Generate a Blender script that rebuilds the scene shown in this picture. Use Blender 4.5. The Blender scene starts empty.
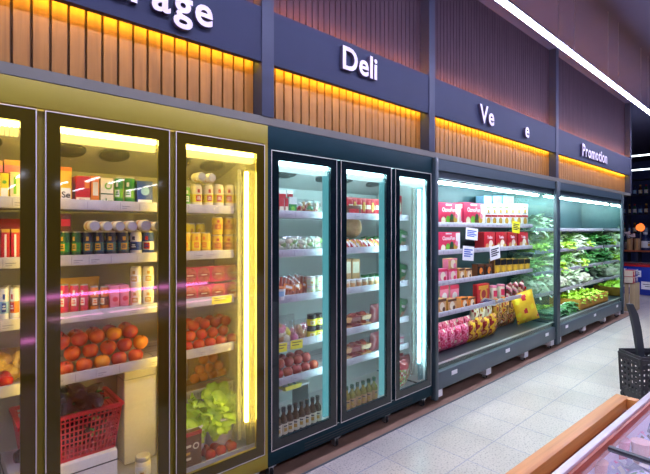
import bpy, bmesh, math, random
from mathutils import Vector, Matrix, Euler
random.seed(7)
R = random.Random(11)
sc = bpy.context.scene
COL = sc.collection
pi = math.pi

# ---------------------------------------------------------------- camera geometry
F = 435.0; H = 1.62; D = 2.29          # focal length in pixels, eye height, distance to the cooler fronts
A = math.atan(480 / F); CA, SA = math.cos(A), math.sin(A)
def X_at(px, Y):                        # world X on the vertical plane Y seen at pixel column px
    u = (px - 325) / F
    return Y * (CA + u * SA) / (SA - u * CA)
def Z_at(px, py, Y):
    u = (px - 325) / F
    return H + Y / (SA - u * CA) * (230 - py) / F

# ---------------------------------------------------------------- materials
def lin(c):
    if isinstance(c, str):
        c = [int(c[i:i+2], 16) / 255 for i in (0, 2, 4)]
    return tuple(x / 12.92 if x <= .04045 else ((x + .055) / 1.055) ** 2.4 for x in c) + (1,)
MATS = {}
def newmat(name):
    m = bpy.data.materials.new(name); m.use_nodes = True
    nt = m.node_tree
    for n in list(nt.nodes): nt.nodes.remove(n)
    out = nt.nodes.new('ShaderNodeOutputMaterial')
    MATS[name] = m
    return m, nt, out
def mat(name, c, rough=.5, metal=0, c2=None, scale=18, bump=0, sharp=.25, coat=0, spec=.5, trans=0):
    """principled material, mottled between two colours by noise"""
    if name in MATS: return MATS[name]
    m, nt, out = newmat(name)
    p = nt.nodes.new('ShaderNodeBsdfPrincipled')
    p.inputs['Roughness'].default_value = rough; p.inputs['Metallic'].default_value = metal
    p.inputs['Coat Weight'].default_value = coat; p.inputs['Specular IOR Level'].default_value = spec
    p.inputs['Transmission Weight'].default_value = trans
    a = lin(c)
    b = lin(c2) if c2 else tuple(x * .86 for x in a[:3]) + (1,)
    tc = nt.nodes.new('ShaderNodeTexCoord')
    nz = nt.nodes.new('ShaderNodeTexNoise'); nz.inputs['Scale'].default_value = scale; nz.inputs['Detail'].default_value = 4
    nt.links.new(tc.outputs['Object'], nz.inputs['Vector'])
    r = nt.nodes.new('ShaderNodeValToRGB')
    r.color_ramp.elements[0].position = .5 - sharp; r.color_ramp.elements[1].position = .5 + sharp
    r.color_ramp.elements[0].color = a; r.color_ramp.elements[1].color = b
    nt.links.new(nz.outputs['Fac'], r.inputs['Fac'])
    nt.links.new(r.outputs['Color'], p.inputs['Base Color'])
    if bump:
        bp = nt.nodes.new('ShaderNodeBump'); bp.inputs['Strength'].default_value = bump; bp.inputs['Distance'].default_value = .01
        nt.links.new(nz.outputs['Fac'], bp.inputs['Height']); nt.links.new(bp.outputs['Normal'], p.inputs['Normal'])
    nt.links.new(p.outputs['BSDF'], out.inputs['Surface'])
    return m
def emit(name, c, s):
    m, nt, out = newmat(name)
    e = nt.nodes.new('ShaderNodeEmission'); e.inputs['Color'].default_value = tuple(c) + (1,); e.inputs['Strength'].default_value = s
    nt.links.new(e.outputs['Emission'], out.inputs['Surface'])
    return m
def glassy(name, tint=(1, 1, 1), film=0.0, base=.045, gain=.6, rough=.02, filmcol=(1, 1, 1)):
    """thin clear pane: transparent, mirror-like at glancing angles, with an optional translucent film that glows as a haze"""
    m, nt, out = newmat(name)
    t = nt.nodes.new('ShaderNodeBsdfTransparent'); t.inputs['Color'].default_value = tuple(tint) + (1,)
    g = nt.nodes.new('ShaderNodeBsdfGlossy'); g.inputs['Roughness'].default_value = rough
    lw = nt.nodes.new('ShaderNodeLayerWeight'); lw.inputs['Blend'].default_value = .5
    pw = nt.nodes.new('ShaderNodeMath'); pw.operation = 'POWER'; pw.inputs[1].default_value = 4
    ml = nt.nodes.new('ShaderNodeMath'); ml.operation = 'MULTIPLY_ADD'; ml.inputs[1].default_value = gain; ml.inputs[2].default_value = base
    nt.links.new(lw.outputs['Facing'], pw.inputs[0]); nt.links.new(pw.outputs[0], ml.inputs[0])
    mx = nt.nodes.new('ShaderNodeMixShader')
    nt.links.new(ml.outputs[0], mx.inputs[0]); nt.links.new(t.outputs[0], mx.inputs[1]); nt.links.new(g.outputs[0], mx.inputs[2])
    last = mx
    if film:
        tl = nt.nodes.new('ShaderNodeBsdfTranslucent'); tl.inputs['Color'].default_value = tuple(filmcol) + (1,)
        m2 = nt.nodes.new('ShaderNodeMixShader')
        tc = nt.nodes.new('ShaderNodeTexCoord'); nz = nt.nodes.new('ShaderNodeTexNoise'); nz.inputs['Scale'].default_value = 3
        nt.links.new(tc.outputs['Object'], nz.inputs['Vector'])
        mm = nt.nodes.new('ShaderNodeMath'); mm.operation = 'MULTIPLY_ADD'; mm.inputs[1].default_value = film * .6; mm.inputs[2].default_value = film * .7
        nt.links.new(nz.outputs['Fac'], mm.inputs[0]); nt.links.new(mm.outputs[0], m2.inputs[0])
        nt.links.new(mx.outputs[0], m2.inputs[1]); nt.links.new(tl.outputs[0], m2.inputs[2]); last = m2
    nt.links.new(last.outputs[0], out.inputs['Surface'])
    return m
def wood(name, c1, c2, rough=.5, along='Z', spec=.3, s=9):
    m, nt, out = newmat(name)
    p = nt.nodes.new('ShaderNodeBsdfPrincipled'); p.inputs['Roughness'].default_value = rough; p.inputs['Specular IOR Level'].default_value = spec
    tc = nt.nodes.new('ShaderNodeTexCoord'); mp = nt.nodes.new('ShaderNodeMapping')
    mp.inputs['Scale'].default_value = {'Z': (s, s, .6), 'X': (.6, s, s)}[along]
    nz = nt.nodes.new('ShaderNodeTexNoise'); nz.inputs['Scale'].default_value = 4; nz.inputs['Detail'].default_value = 6
    nz.inputs['Distortion'].default_value = .6
    r = nt.nodes.new('ShaderNodeValToRGB'); r.color_ramp.elements[0].position = .3; r.color_ramp.elements[1].position = .7
    r.color_ramp.elements[0].color = lin(c1); r.color_ramp.elements[1].color = lin(c2)
    nt.links.new(tc.outputs['Object'], mp.inputs['Vector']); nt.links.new(mp.outputs[0], nz.inputs['Vector'])
    nt.links.new(nz.outputs['Fac'], r.inputs['Fac']); nt.links.new(r.outputs['Color'], p.inputs['Base Color'])
    nt.links.new(p.outputs['BSDF'], out.inputs['Surface'])
    return m
def floor_mat():
    m, nt, out = newmat('floor_tiles')
    p = nt.nodes.new('ShaderNodeBsdfPrincipled'); p.inputs['Roughness'].default_value = .3
    tc = nt.nodes.new('ShaderNodeTexCoord')
    br = nt.nodes.new('ShaderNodeTexBrick'); br.offset = 0; br.offset_frequency = 1
    br.inputs['Scale'].default_value = 1; br.inputs['Brick Width'].default_value = .40; br.inputs['Row Height'].default_value = .40
    br.inputs['Mortar Size'].default_value = .004; br.inputs['Mortar Smooth'].default_value = .1
    br.inputs['Color1'].default_value = lin('d8ccc0'); br.inputs['Color2'].default_value = lin('cec2b6'); br.inputs['Mortar'].default_value = lin('aaa4ae')
    nt.links.new(tc.outputs['Object'], br.inputs['Vector'])
    n1 = nt.nodes.new('ShaderNodeTexNoise'); n1.inputs['Scale'].default_value = 75; n1.inputs['Detail'].default_value = 3
    nt.links.new(tc.outputs['Object'], n1.inputs['Vector'])
    r = nt.nodes.new('ShaderNodeValToRGB'); r.color_ramp.elements[0].position = .36; r.color_ramp.elements[1].position = .46
    r.color_ramp.elements[0].color = (.62, .6, .6, 1); r.color_ramp.elements[1].color = (1, 1, 1, 1)
    nt.links.new(n1.outputs['Fac'], r.inputs['Fac'])
    n2 = nt.nodes.new('ShaderNodeTexNoise'); n2.inputs['Scale'].default_value = 1.7; n2.inputs['Detail'].default_value = 4
    nt.links.new(tc.outputs['Object'], n2.inputs['Vector'])
    r2 = nt.nodes.new('ShaderNodeValToRGB'); r2.color_ramp.elements[0].color = (.84, .84, .84, 1); r2.color_ramp.elements[1].color = (1, 1, 1, 1)
    r2.color_ramp.elements[0].position = .3; r2.color_ramp.elements[1].position = .6
    nt.links.new(n2.outputs['Fac'], r2.inputs['Fac'])
    x1 = nt.nodes.new('ShaderNodeMix'); x1.data_type = 'RGBA'; x1.blend_type = 'MULTIPLY'; x1.inputs[0].default_value = 1
    nt.links.new(br.outputs['Color'], x1.inputs[6]); nt.links.new(r.outputs['Color'], x1.inputs[7])
    x2 = nt.nodes.new('ShaderNodeMix'); x2.data_type = 'RGBA'; x2.blend_type = 'MULTIPLY'; x2.inputs[0].default_value = 1
    nt.links.new(x1.outputs[2], x2.inputs[6]); nt.links.new(r2.outputs['Color'], x2.inputs[7])
    nt.links.new(x2.outputs[2], p.inputs['Base Color'])
    nt.links.new(p.outputs['BSDF'], out.inputs['Surface'])
    return m

# setting
M_floor = floor_mat()
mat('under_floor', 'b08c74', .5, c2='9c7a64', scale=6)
mat('ceiling_paint', '3a3856', .75, c2='34324e', scale=2)
mat('store_wall', '3a3c4e', .8, c2='32344a', scale=2)
mat('far_wall', '4c588c', .8, c2='384270', scale=1.5)
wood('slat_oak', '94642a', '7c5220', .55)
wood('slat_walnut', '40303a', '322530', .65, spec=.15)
mat('slat_backing', '54381e', .8)
mat('navy_board', '22263e', .65, c2='1f2339', scale=3, spec=.2)
mat('post_grey', '2e3246', .6, c2='2a2e40', scale=3, spec=.3)
mat('ledge_grey', '66635a', .5, c2='5e5b53', scale=3)
mat('letter_face', 'beb0bc', .5, c2='b4a6b4', scale=8)
mat('letter_side', '4a3f55', .5)
# coolers
mat('glare_olive_frame', '98882c', .45, c2='8e7e28', scale=3, spec=.3)  # frame and door borders: lens glare over dark grey metal put into the olive
mat('glare_olive_border', '463a0e', .06, c2='3f340c', scale=3, spec=.5)
mat('teal_frame', '183238', .6, c2='162e34', scale=3, spec=.1)
mat('teal_border', '121e22', .06, c2='101c20', scale=3, spec=.5)
mat('open_frame', '384850', .4, c2='33424a', scale=3)
mat('bumper_grey', '586468', .45, c2='505c62', scale=3)
mat('edge_chrome', 'dcd2c8', .35, c2='d2c8be', scale=3)
mat('liner_white', 'aeaca4', .5, c2='a4a29a', scale=2)
mat('liner_dark', '38545c', .45, c2='324d55', scale=2)
mat('jamb_pale', 'c8dde2', .4)
mat('shelf_white', 'd6d2d2', .4, c2='cac6c8', scale=4)
mat('strip_pale', 'c0bcc2', .4, c2='b2aeb6', scale=30)
mat('strip_mark', '8a8894', .5)
mat('steel', 'b8bcc0', .3, .9)
mat('rubber', '1a1a1c', .6)
mat('fan_dark', '3c3c38', .6)
mat('deck_dark', '262f34', .3, c2='22292e', scale=3)
mat('mirror', 'c9dcd8', .04, 1.0)
glassy('door_glass', film=.03); glassy('glare_film_glass', film=.075)  # translucent film on the door panes stands in for lens glare
glassy('end_glass', tint=(.9, .98, .95), film=.02)
glassy('lid_glass', tint=(.97, .95, 1), film=.02, base=.03, gain=.3, rough=.35)
glassy('clear_film', film=.10, base=.10, rough=.15)
glassy('net_film', tint=(.97, .88, .5), film=.05, base=.04, rough=.3)
emit('led_yellow', (1, .74, .12), 32)
emit('led_yellow_soft', (1, .78, .2), 1.6)
emit('led_cyan', (.50, .92, 1), 32)
emit('led_cyan_soft', (.6, .95, 1), 1.3)
emit('led_yellow_bar', (1, .68, .07), 11)
emit('led_cyan_bar', (.55, .94, 1), 17)
emit('jamb_cyan', (.14, .58, .66), .65)
emit('under_fill_light', (.7, .98, 1), 22)  # unseen shelf strips added to brighten the open coolers
emit('led_white', (.66, .96, 1), 120)
emit('cove_yellow', (1, .60, .05), 45)
emit('cove_orange', (1, .32, .04), 150)
emit('ceiling_led', (.66, .67, 1), 145)
emit('led_pink', (1, .25, .75), 17)
emit('pendant_led', (.8, .92, 1), 5)
emit('led_pink_soft', (1, .45, .7), 14)
emit('aisle_led', (.8, .82, 1), 24)
emit('amber_lamp', (1, .2, .04), 1.5)
# products
P = {}
for n, c, c2 in [('red', 'c8202c', 'b81824'), ('magenta', 'd02a58', 'be2450'), ('crimson', '9c1c22', '8a161c'), ('orange', 'ee8a2c', 'e07a20'),
                 ('yellow', 'f2c832', 'e8b924'), ('lemon', 'f4e23c', 'ecd72e'), ('cream', 'f0e6c8', 'e6dab8'), ('white', 'f2f0ec', 'e6e4e2'),
                 ('green', '2c8f3a', '247c30'), ('lime', '7fc53c', '70b430'), ('darkgreen', '1d5a36', '174c2c'), ('blue', '2d4fa8', '264494'),
                 ('navy', '20305e', '1b2950'), ('teal', '2c6c7c', '245c6c'), ('pink', 'ee8aa4', 'e47a96'), ('rose', 'e2385e', 'd42e52'),
                 ('brown', '6a3c22', '5a321c'), ('tan', 'd8a46a', 'cc965a'), ('black', '1c1a1a', '141212'), ('grey', '8c9096', '7e8288'), ('paperblue', '5a7ac8', '4c6cba'),
                 ('gold', 'd8a83c', 'c89830'), ('cardboard', 'b08a62', 'a27c54'), ('wine', '6e1c24', '5c161e'), ('skyblue', '9cc8e8', '8cbade')]:
    P[n] = mat('print_' + n, c, .38, c2=c2, scale=25)
mat('can_metal', 'd8d4cc', .28, .6)
mat('apple_skin', 'a8181a', .3, c2='d8642c', scale=22, sharp=.2, coat=.2)
mat('apple_red', 'a01824', .3, c2='c8503c', scale=20, sharp=.2, coat=.2)
mat('apple_gold', 'e8a22e', .3, c2='d8622a', scale=14, sharp=.2, coat=.2)
mat('tomato_skin', 'b81a10', .2, c2='c62814', scale=8, coat=.3)
mat('orange_skin', 'f09a1e', .45, c2='e88a14', scale=60, bump=.2)
mat('potato_skin', 'd8be62', .7, c2='c4a64c', scale=20)
mat('stem_brown', '4a3a1c', .7)
mat('calyx_green', '3c7a2a', .6)
mat('aubergine_skin', '20121c', .18, c2='2a1622', scale=6, coat=.4)
mat('melon_rind', 'd2a878', .7, c2='b08a58', scale=45, bump=.5)
mat('lettuce_leaf', 'c6e63e', .5, c2='a0cc2c', scale=14, bump=.2)
mat('leaf_dark', '56a048', .5, c2='3c803a', scale=14, bump=.2)
mat('leaf_mid', 'b4dc88', .5, c2='8cc462', scale=14, bump=.2)
mat('leaf_pale', 'f0f6dc', .5, c2='d4e8b8', scale=14, bump=.2)
mat('stalk_white', 'eef2dc', .45, c2='dce6c4', scale=20)
mat('cauli_curd', 'f0ecd8', .7, c2='e2dcc2', scale=40, bump=.6)
mat('cucumber_skin', '2c6a2e', .4, c2='215626', scale=20, bump=.2)
mat('salami', '9c3a2c', .5, c2='c86a58', scale=40, sharp=.1)
mat('sausage', 'd0603a', .35, c2='c04e2e', scale=12)
mat('foam', 'eeeaea', .7, c2='e2dede', scale=60)
mat('white_plastic', 'e8e4e6', .4)
mat('red_plastic', 'cc2230', .35, c2='bc1c2a', scale=5)
mat('black_plastic', '444448', .5, c2='3a3a3e', scale=5)
mat('grey_plastic', '40444a', .5, c2='383c42', scale=5)
mat('bottle_amber', '5a3818', .12, c2='4a2c12', scale=8, coat=.5)
mat('bottle_oil', '9a8a30', .12, c2='86761f', scale=8, coat=.5)
mat('juice_dark', '3c2418', .2)
mat('price_yellow', 'f2ea1c', .5, c2='ece214', scale=20)
mat('paper', 'f4f2f0', .7, c2='eceaea', scale=20)
mat('ink_blue', '4a68c0', .7)
mat('ink_black', '222026', .7)
# front freezer
wood('rail_wood', 'eca45c', 'd68a44', .4, 'X', .4, 14)
wood('rail_wood_red', 'c46a44', 'ac5638', .4, 'X', .4, 14)
mat('freezer_white', 'e6dcdc', .35, c2='dcd2d4', scale=4)
mat('freezer_wall', 'b8a8b4', .5)
mat('frost', 'dcd6e2', .8, c2='b0a8bc', scale=30, bump=.6)
mat('cup_pink', 'e88a92', .5, c2='dc7c86', scale=10)
mat('cup_peach', 'e8b094', .5, c2='dca284', scale=10)
mat('blue_body', '1c3aa8', .35, c2='1a3498', scale=3)
wood('crate_wood', 'c8b48c', 'ae9870', .7)
mat('crate_yellow', 'd8a040', .5, c2='cc9232', scale=6)

# ---------------------------------------------------------------- mesh builder
class MB:
    def __init__(s): s.v = []; s.f = []; s.m = []; s.sm = []; s.names = []
    def mi(s, n):
        if n not in s.names: s.names.append(n)
        return s.names.index(n)
    def add(s, vs, fs, m, smooth=False, T=None):
        o = len(s.v)
        s.v += [tuple(T @ Vector(v)) if T else tuple(v) for v in vs]
        for i, f in enumerate(fs):
            s.f.append([k + o for k in f])
            s.m.append(s.mi(m if isinstance(m, str) else m[i])); s.sm.append(smooth)
        return s
    def box(s, x0, x1, y0, y1, z0, z1, m, bev=0, T=None):
        if bev:
            bm = bmesh.new(); bmesh.ops.create_cube(bm, size=1)
            for v in bm.verts:
                v.co = ((x0 + x1) / 2 + v.co.x * (x1 - x0), (y0 + y1) / 2 + v.co.y * (y1 - y0), (z0 + z1) / 2 + v.co.z * (z1 - z0))
            bmesh.ops.bevel(bm, geom=bm.edges[:], offset=bev, segments=2, affect='EDGES', profile=.5)
            bm.verts.index_update()
            s.add([v.co[:] for v in bm.verts], [[v.index for v in f.verts] for f in bm.faces], m, True, T); bm.free(); return s
        vs = [(x, y, z) for x in (x0, x1) for y in (y0, y1) for z in (z0, z1)]
        return s.add(vs, [(0, 1, 3, 2), (4, 6, 7, 5), (0, 4, 5, 1), (2, 3, 7, 6), (0, 2, 6, 4), (1, 5, 7, 3)], m, False, T)
    def beam(s, p, q, w, h, m, up=(0, 0, 1)):
        p, q = Vector(p), Vector(q); d = (q - p).normalized(); u = Vector(up)
        if abs(d.dot(u)) > .95: u = Vector((0, 1, 0))
        a = d.cross(u).normalized() * w / 2; b = a.cross(d).normalized() * h / 2
        vs = [c + sa * a + sb * b for c in (p, q) for sa, sb in ((-1, -1), (1, -1), (1, 1), (-1, 1))]
        return s.add(vs, [(3, 2, 1, 0), (4, 5, 6, 7), (0, 1, 5, 4), (1, 2, 6, 5), (2, 3, 7, 6), (3, 0, 4, 7)], m)
    def lathe(s, prof, m, seg=20, T=None, wob=0):
        vs, fs, ms = [], [], []
        n = len(prof)
        for r, z in prof:
            for k in range(seg):
                a = 2 * pi * k / seg; rr = r * (1 + wob * math.sin(3 * a + z * 20))
                vs.append((rr * math.cos(a), rr * math.sin(a), z))
        for i in range(n - 1):
            for k in range(seg):
                fs.append((i * seg + k, i * seg + (k + 1) % seg, (i + 1) * seg + (k + 1) % seg, (i + 1) * seg + k))
                ms.append(m if isinstance(m, str) else m[i])
        if prof[0][0] > 1e-4: fs.append(list(range(seg))[::-1]); ms.append(ms[0])
        if prof[-1][0] > 1e-4: fs.append([(n - 1) * seg + k for k in range(seg)]); ms.append(ms[-2] if ms else m)
        return s.add(vs, fs, ms, True, T)
    def patch(s, r, a0, a1, z0, z1, m, n=8, T=None):          # curved label patch on a cylinder
        vs, fs = [], []
        for i in range(n + 1):
            a = a0 + (a1 - a0) * i / n
            vs += [(r * math.cos(a), r * math.sin(a), z0), (r * math.cos(a), r * math.sin(a), z1)]
        for i in range(n): fs.append((2 * i, 2 * i + 2, 2 * i + 3, 2 * i + 1))
        return s.add(vs, fs, m, True, T)
    def blob(s, c, r, m, seg=12, rings=8, noise=0, seed=0, T=None):
        rr = random.Random(seed); ph = [rr.uniform(0, 6) for _ in range(6)]
        prof = []
        vs, fs = [], []
        for i in range(rings + 1):
            t = pi * i / rings
            for k in range(seg):
                a = 2 * pi * k / seg
                x, y, z = math.sin(t) * math.cos(a), math.sin(t) * math.sin(a), -math.cos(t)
                q = 1 + noise * (math.sin(4 * x + ph[0]) + math.sin(5 * y + ph[1]) + math.sin(4 * z + ph[2])) / 2
                vs.append((c[0] + r[0] * x * q, c[1] + r[1] * y * q, c[2] + r[2] * z * q))
        for i in range(rings):
            for k in range(seg):
                fs.append((i * seg + k, i * seg + (k + 1) % seg, (i + 1) * seg + (k + 1) % seg, (i + 1) * seg + k))
        return s.add(vs, fs, m, True, T)
    def tube(s, pts, r, m, seg=8, T=None):
        pts = [Vector(p) for p in pts]; vs, fs, ms = [], [], []
        n = len(pts); prev = None
        for i, p in enumerate(pts):
            d = (pts[min(i + 1, n - 1)] - pts[max(i - 1, 0)]).normalized()
            u = prev if prev else (Vector((0, 0, 1)) if abs(d.z) < .9 else Vector((1, 0, 0)))
            a = d.cross(u).normalized(); b = a.cross(d).normalized(); prev = b
            ri = r if isinstance(r, (int, float)) else r[i]
            for k in range(seg):
                t = 2 * pi * k / seg; vs.append(p + a * ri * math.cos(t) + b * ri * math.sin(t))
        for i in range(n - 1):
            for k in range(seg):
                fs.append((i * seg + k, (i + 1) * seg + k, (i + 1) * seg + (k + 1) % seg, i * seg + (k + 1) % seg)); ms.append(m if isinstance(m, str) else m[i])
        fs.append(list(range(seg))); ms.append(ms[0]); fs.append([(n - 1) * seg + k for k in range(seg)][::-1]); ms.append(ms[-2])
        return s.add(vs, fs, ms, True, T)
    def leaf(s, base, az, el, ln, w, curl, m, rib=None, n=5, ruf=.12, ph=0):
        """one ruffled leaf growing from base"""
        vs, fs, ms = [], [], []
        p = Vector(base); e = el; side = Vector((-math.sin(az), math.cos(az), 0)); step = ln / n
        for i in range(n + 1):
            t = i / n
            d = Vector((math.cos(az) * math.cos(e), math.sin(az) * math.cos(e), math.sin(e)))
            nrm = side.cross(d)
            ww = w * (math.sin(pi * min(1, .12 + t * .8)) ** .7) / 2
            for j, x in enumerate((-1, -.45, 0, .45, 1)):
                q = nrm * (ruf * w * math.sin(3.3 * i + 2.1 * j + ph) * abs(x) + .25 * w * (x * x) * .5)
                vs.append(p + side * x * ww + q)
            p = p + d * step; e -= curl / n
        for i in range(n):
            for j in range(4):
                a = i * 5 + j; fs.append((a, a + 1, a + 6, a + 5))
                ms.append(rib if rib and i < 2 and j in (1, 2) else m)
        return s.add(vs, fs, ms, True)
    def pillow(s, w, h, d, fm, nx=10, ny=14, seed=0, crimp=.06):
        """a sealed bag standing up, front towards -Y; fm(u, v) gives the material name"""
        rr = random.Random(seed); ph = [rr.uniform(0, 6) for _ in range(4)]
        for sd in (-1, 1):
            vs, fs, ms = [], [], []
            for j in range(ny + 1):
                for i in range(nx + 1):
                    u, v = i / nx * 2 - 1, j / ny * 2 - 1
                    th = max(0, 1 - abs(u) ** 2.6) ** .6 * max(0, 1 - abs(v / (1 - crimp)) ** 3) ** .7 if abs(v) < 1 - crimp else 0
                    cr = .05 * math.sin(5 * u + 3 * v + ph[0]) + .05 * math.sin(7 * v - 4 * u + ph[1])
                    x = u * w / 2 * (1 - .06 * (1 - v * v)); z = (v + 1) / 2 * h
                    vs.append((x, sd * d / 2 * th * (1 + cr) + .002 * sd, z))
            for j in range(ny):
                for i in range(nx):
                    a = j * (nx + 1) + i; q = (a, a + 1, a + nx + 2, a + nx + 1)
                    fs.append(q if sd < 0 else q[::-1]); ms.append(fm((i + .5) / nx * 2 - 1, (j + .5) / ny * 2 - 1) if sd < 0 else fm(0, .93))
            s.add(vs, fs, ms, True)
        return s
    def text(s, body, size, m, loc, depth=.0006, off=.012, align='CENTER'):
        """lettering facing -Y at loc = (x, y, z of the baseline)"""
        me = glyphs(body, size, depth, off * size, align)
        T = Matrix.Translation(loc) @ Matrix.Rotation(pi / 2, 4, 'X')
        return s.add(me[0], me[1], m, False, T)
    def mesh(s, name, origin=(0, 0, 0), remove=False):
        me = bpy.data.meshes.new(name)
        o = Vector(origin)
        me.from_pydata([Vector(v) - o for v in s.v], [], s.f)
        for n in s.names: me.materials.append(MATS[n] if n in MATS else MATS['print_' + n])
        me.polygons.foreach_set('material_index', s.m); me.polygons.foreach_set('use_smooth', s.sm)
        me.update()
        bm = bmesh.new(); bm.from_mesh(me)
        bmesh.ops.recalc_face_normals(bm, faces=bm.faces[:])
        bm.to_mesh(me); bm.free()
        if any(s.sm) and hasattr(me, 'set_sharp_from_angle'): me.set_sharp_from_angle(angle=math.radians(40))
        return me
GL = {}
def glyphs(body, size, depth, off, align):
    k = (body, size, depth, off, align)
    if k not in GL:
        cu = bpy.data.curves.new('lettering', 'FONT'); cu.body = body; cu.size = size; cu.extrude = depth; cu.offset = off; cu.align_x = align
        cu.resolution_u = 4
        o = bpy.data.objects.new('lettering', cu); COL.objects.link(o)
        dg = bpy.context.evaluated_depsgraph_get(); dg.update()
        me = bpy.data.meshes.new_from_object(o.evaluated_get(dg))
        GL[k] = ([v.co[:] for v in me.vertices], [list(p.vertices) for p in me.polygons])
        bpy.data.objects.remove(o); bpy.data.meshes.remove(me); bpy.data.curves.remove(cu)
    return GL[k]

# ---------------------------------------------------------------- scene-graph helpers
def tag(o, label=None, cat=None, group=None, kind=None):
    if label: o['label'] = label
    if cat: o['category'] = cat
    if group: o['group'] = group
    if kind: o['kind'] = kind
    return o
def link(name, me, parent=None):
    o = bpy.data.objects.new(name, me); COL.objects.link(o)
    if parent: o.parent = parent
    return o
def empty(name, loc, label, cat, group=None, rz=0):
    o = link(name, None); o.location = loc; o.rotation_euler = (0, 0, rz); o.empty_display_size = .05
    return tag(o, label, cat, group)
def part(name, mb, parent, org=(0, 0, 0)):
    return link(name, mb.mesh(name, org), parent)
def structure(name, mb, org=(0, 0, 0)):
    o = link(name, mb.mesh(name, org)); o.location = org; o['kind'] = 'structure'; return o
def mesh_thing(name, mb, loc, label, cat, group=None, rz=0):
    o = link(name, mb.mesh(name)); o.location = loc; o.rotation_euler.z = rz
    return tag(o, label, cat, group)
# prototypes: key -> list of (name, mesh, parent index); the first entry is the thing itself
PROTO = {}
def spawn(key, build, name, label, cat, loc, group=None, rot=(0, 0, 0), s=1):
    if key not in PROTO:
        PROTO[key] = [(n, mb.mesh(n or name) if mb else None, pi_) for n, mb, pi_ in build()]
    objs = []
    for i, (n, me, p) in enumerate(PROTO[key]):
        o = link(name if i == 0 else n, me, objs[p] if i else None); objs.append(o)
    r = objs[0]; r.location = loc; r.rotation_euler = rot
    r.scale = (s, s, s) if isinstance(s, (int, float)) else s
    return tag(r, label, cat, group)
ORD = 'first second third fourth fifth sixth seventh eighth ninth tenth eleventh twelfth thirteenth fourteenth fifteenth sixteenth seventeenth eighteenth nineteenth twentieth'.split()

# ================================================================ THE ROOM
XL, XR, XW = -3.0, 19.0, 10.12        # left wall, far wall, end of the cooler wall
CZ = 4.1
m = MB(); m.box(XL, XR, -17, 7, -.1, 0, 'floor_tiles')
structure('floor', m)
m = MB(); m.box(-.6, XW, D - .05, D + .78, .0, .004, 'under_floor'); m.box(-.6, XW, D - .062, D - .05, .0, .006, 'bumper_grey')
structure('floor_strip', m)
m = MB(); m.box(XL, XR, -17, 7, CZ, CZ + .1, 'ceiling_paint'); structure('ceiling', m)
m = MB(); m.box(XL - .1, XL, -17, 7, 0, CZ, 'store_wall'); structure('wall_left', m)
m = MB(); m.box(XL, XR, -17.1, -17, 0, CZ, 'store_wall'); structure('wall_front', m)
m = MB(); m.box(XL, XW, D + .8, D + .95, 0, CZ, 'store_wall'); structure('wall_back', m)
m = MB(); m.box(XR, XR + .1, -17, 7, 0, CZ, 'far_wall'); structure('wall_right', m)
m = MB(); m.box(XW, XR, 7, 7.1, 0, CZ, 'far_wall'); structure('wall_far', m)

# bulkhead over the coolers
SEAM = [-.6, X_at(267, D), X_at(431, D), X_at(556.5, D), XW]
LZ0, LZ1, SZ0, SZ1 = 2.285, 2.336, 2.676, 3.018
m = MB(); m.box(-.6, XW, D - .005, D + .8, LZ0, LZ1, 'ledge_grey'); structure('trim_1', m)
def slats(x0, x1, z0, z1, pitch, w, mname, yb):
    m = MB(); m.box(x0, x1, yb, yb + .02, z0, z1, 'slat_backing')
    n = int((x1 - x0) / pitch); p = (x1 - x0) / n
    for i in range(n):
        a = x0 + i * p + (p - w) / 2
        m.box(a, a + w, yb - .02, yb, z0, z1, mname)
    return m
tn = 2
PW = .045
for i in range(4):
    a, b = SEAM[i] + PW, SEAM[i + 1] - PW
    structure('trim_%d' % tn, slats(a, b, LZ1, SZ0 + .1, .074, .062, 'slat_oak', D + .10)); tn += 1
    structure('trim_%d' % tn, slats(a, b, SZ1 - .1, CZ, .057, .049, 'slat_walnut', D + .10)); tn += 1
for i in range(1, 5):
    x = SEAM[i]; m = MB(); m.box(x - PW, x + PW, D - .012, D + .8, LZ1, CZ, 'post_grey'); structure('trim_%d' % tn, m); tn += 1
m = MB()
for i in range(4):
    a, b = SEAM[i] + PW, SEAM[i + 1] - PW
    m.box(a, b, D + .121, D + .8, LZ1, CZ, 'slat_backing')
structure('trim_%d' % tn, m); tn += 1

# signboards with raised letters and cove lights
def letter(ch, size):
    v, f = glyphs(ch, size, .014, size * .022, 'LEFT')
    xs = [q[0] for q in v]; x0 = min(xs); w = max(xs) - x0
    mb = MB(); fm = []
    for q in f:
        zz = [v[k][2] for k in q]
        fm.append('letter_face' if min(zz) > .0139 - 1e-4 else 'letter_side')
    T = Matrix.Rotation(pi / 2, 4, 'X') @ Matrix.Translation((-x0, 0, 0))
    mb.add(v, f, fm, False, T)
    return mb, w
def sign(i, words, label):
    a, b = SEAM[i] + PW, SEAM[i + 1] - PW
    org = ((a + b) / 2, D, SZ0)
    root = empty('signboard', org, label, 'sign', 'department signboards above the coolers')
    m = MB(); m.box(a, b, D - .005, D + .035, SZ0, SZ1, 'navy_board'); m.box(a, b, D + .035, D + .10 - .0205, SZ0 + .12, SZ1 - .12, 'slat_backing')
    part('board', m, root, org)
    m = MB(); m.box(a + .01, b - .01, D + .037, D + .056, SZ0 + .012, SZ0 + .024, 'cove_yellow'); tag(part('cove_light', m, root, org), 'yellow light strip hidden under the board')
    m = MB(); m.box(a + .01, b - .01, D + .037, D + .056, SZ1 - .026, SZ1 - .014, 'cove_orange'); tag(part('cove_light', m, root, org), 'orange light strip hidden above the board')
    for word, x, z, size, gap in words:
        for ch in word:
            if ch == ' ': x += size * .3; continue
            mb, w = letter(ch, size)
            o = link('letter', mb.mesh('letter'), root); o.location = (x - org[0], D - .021 - org[1], z - org[2])
            x += w + gap
def wid(word, size, gap): return sum(letter(c, size)[1] + gap for c in word) - gap
sx = X_at(210, D)
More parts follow.
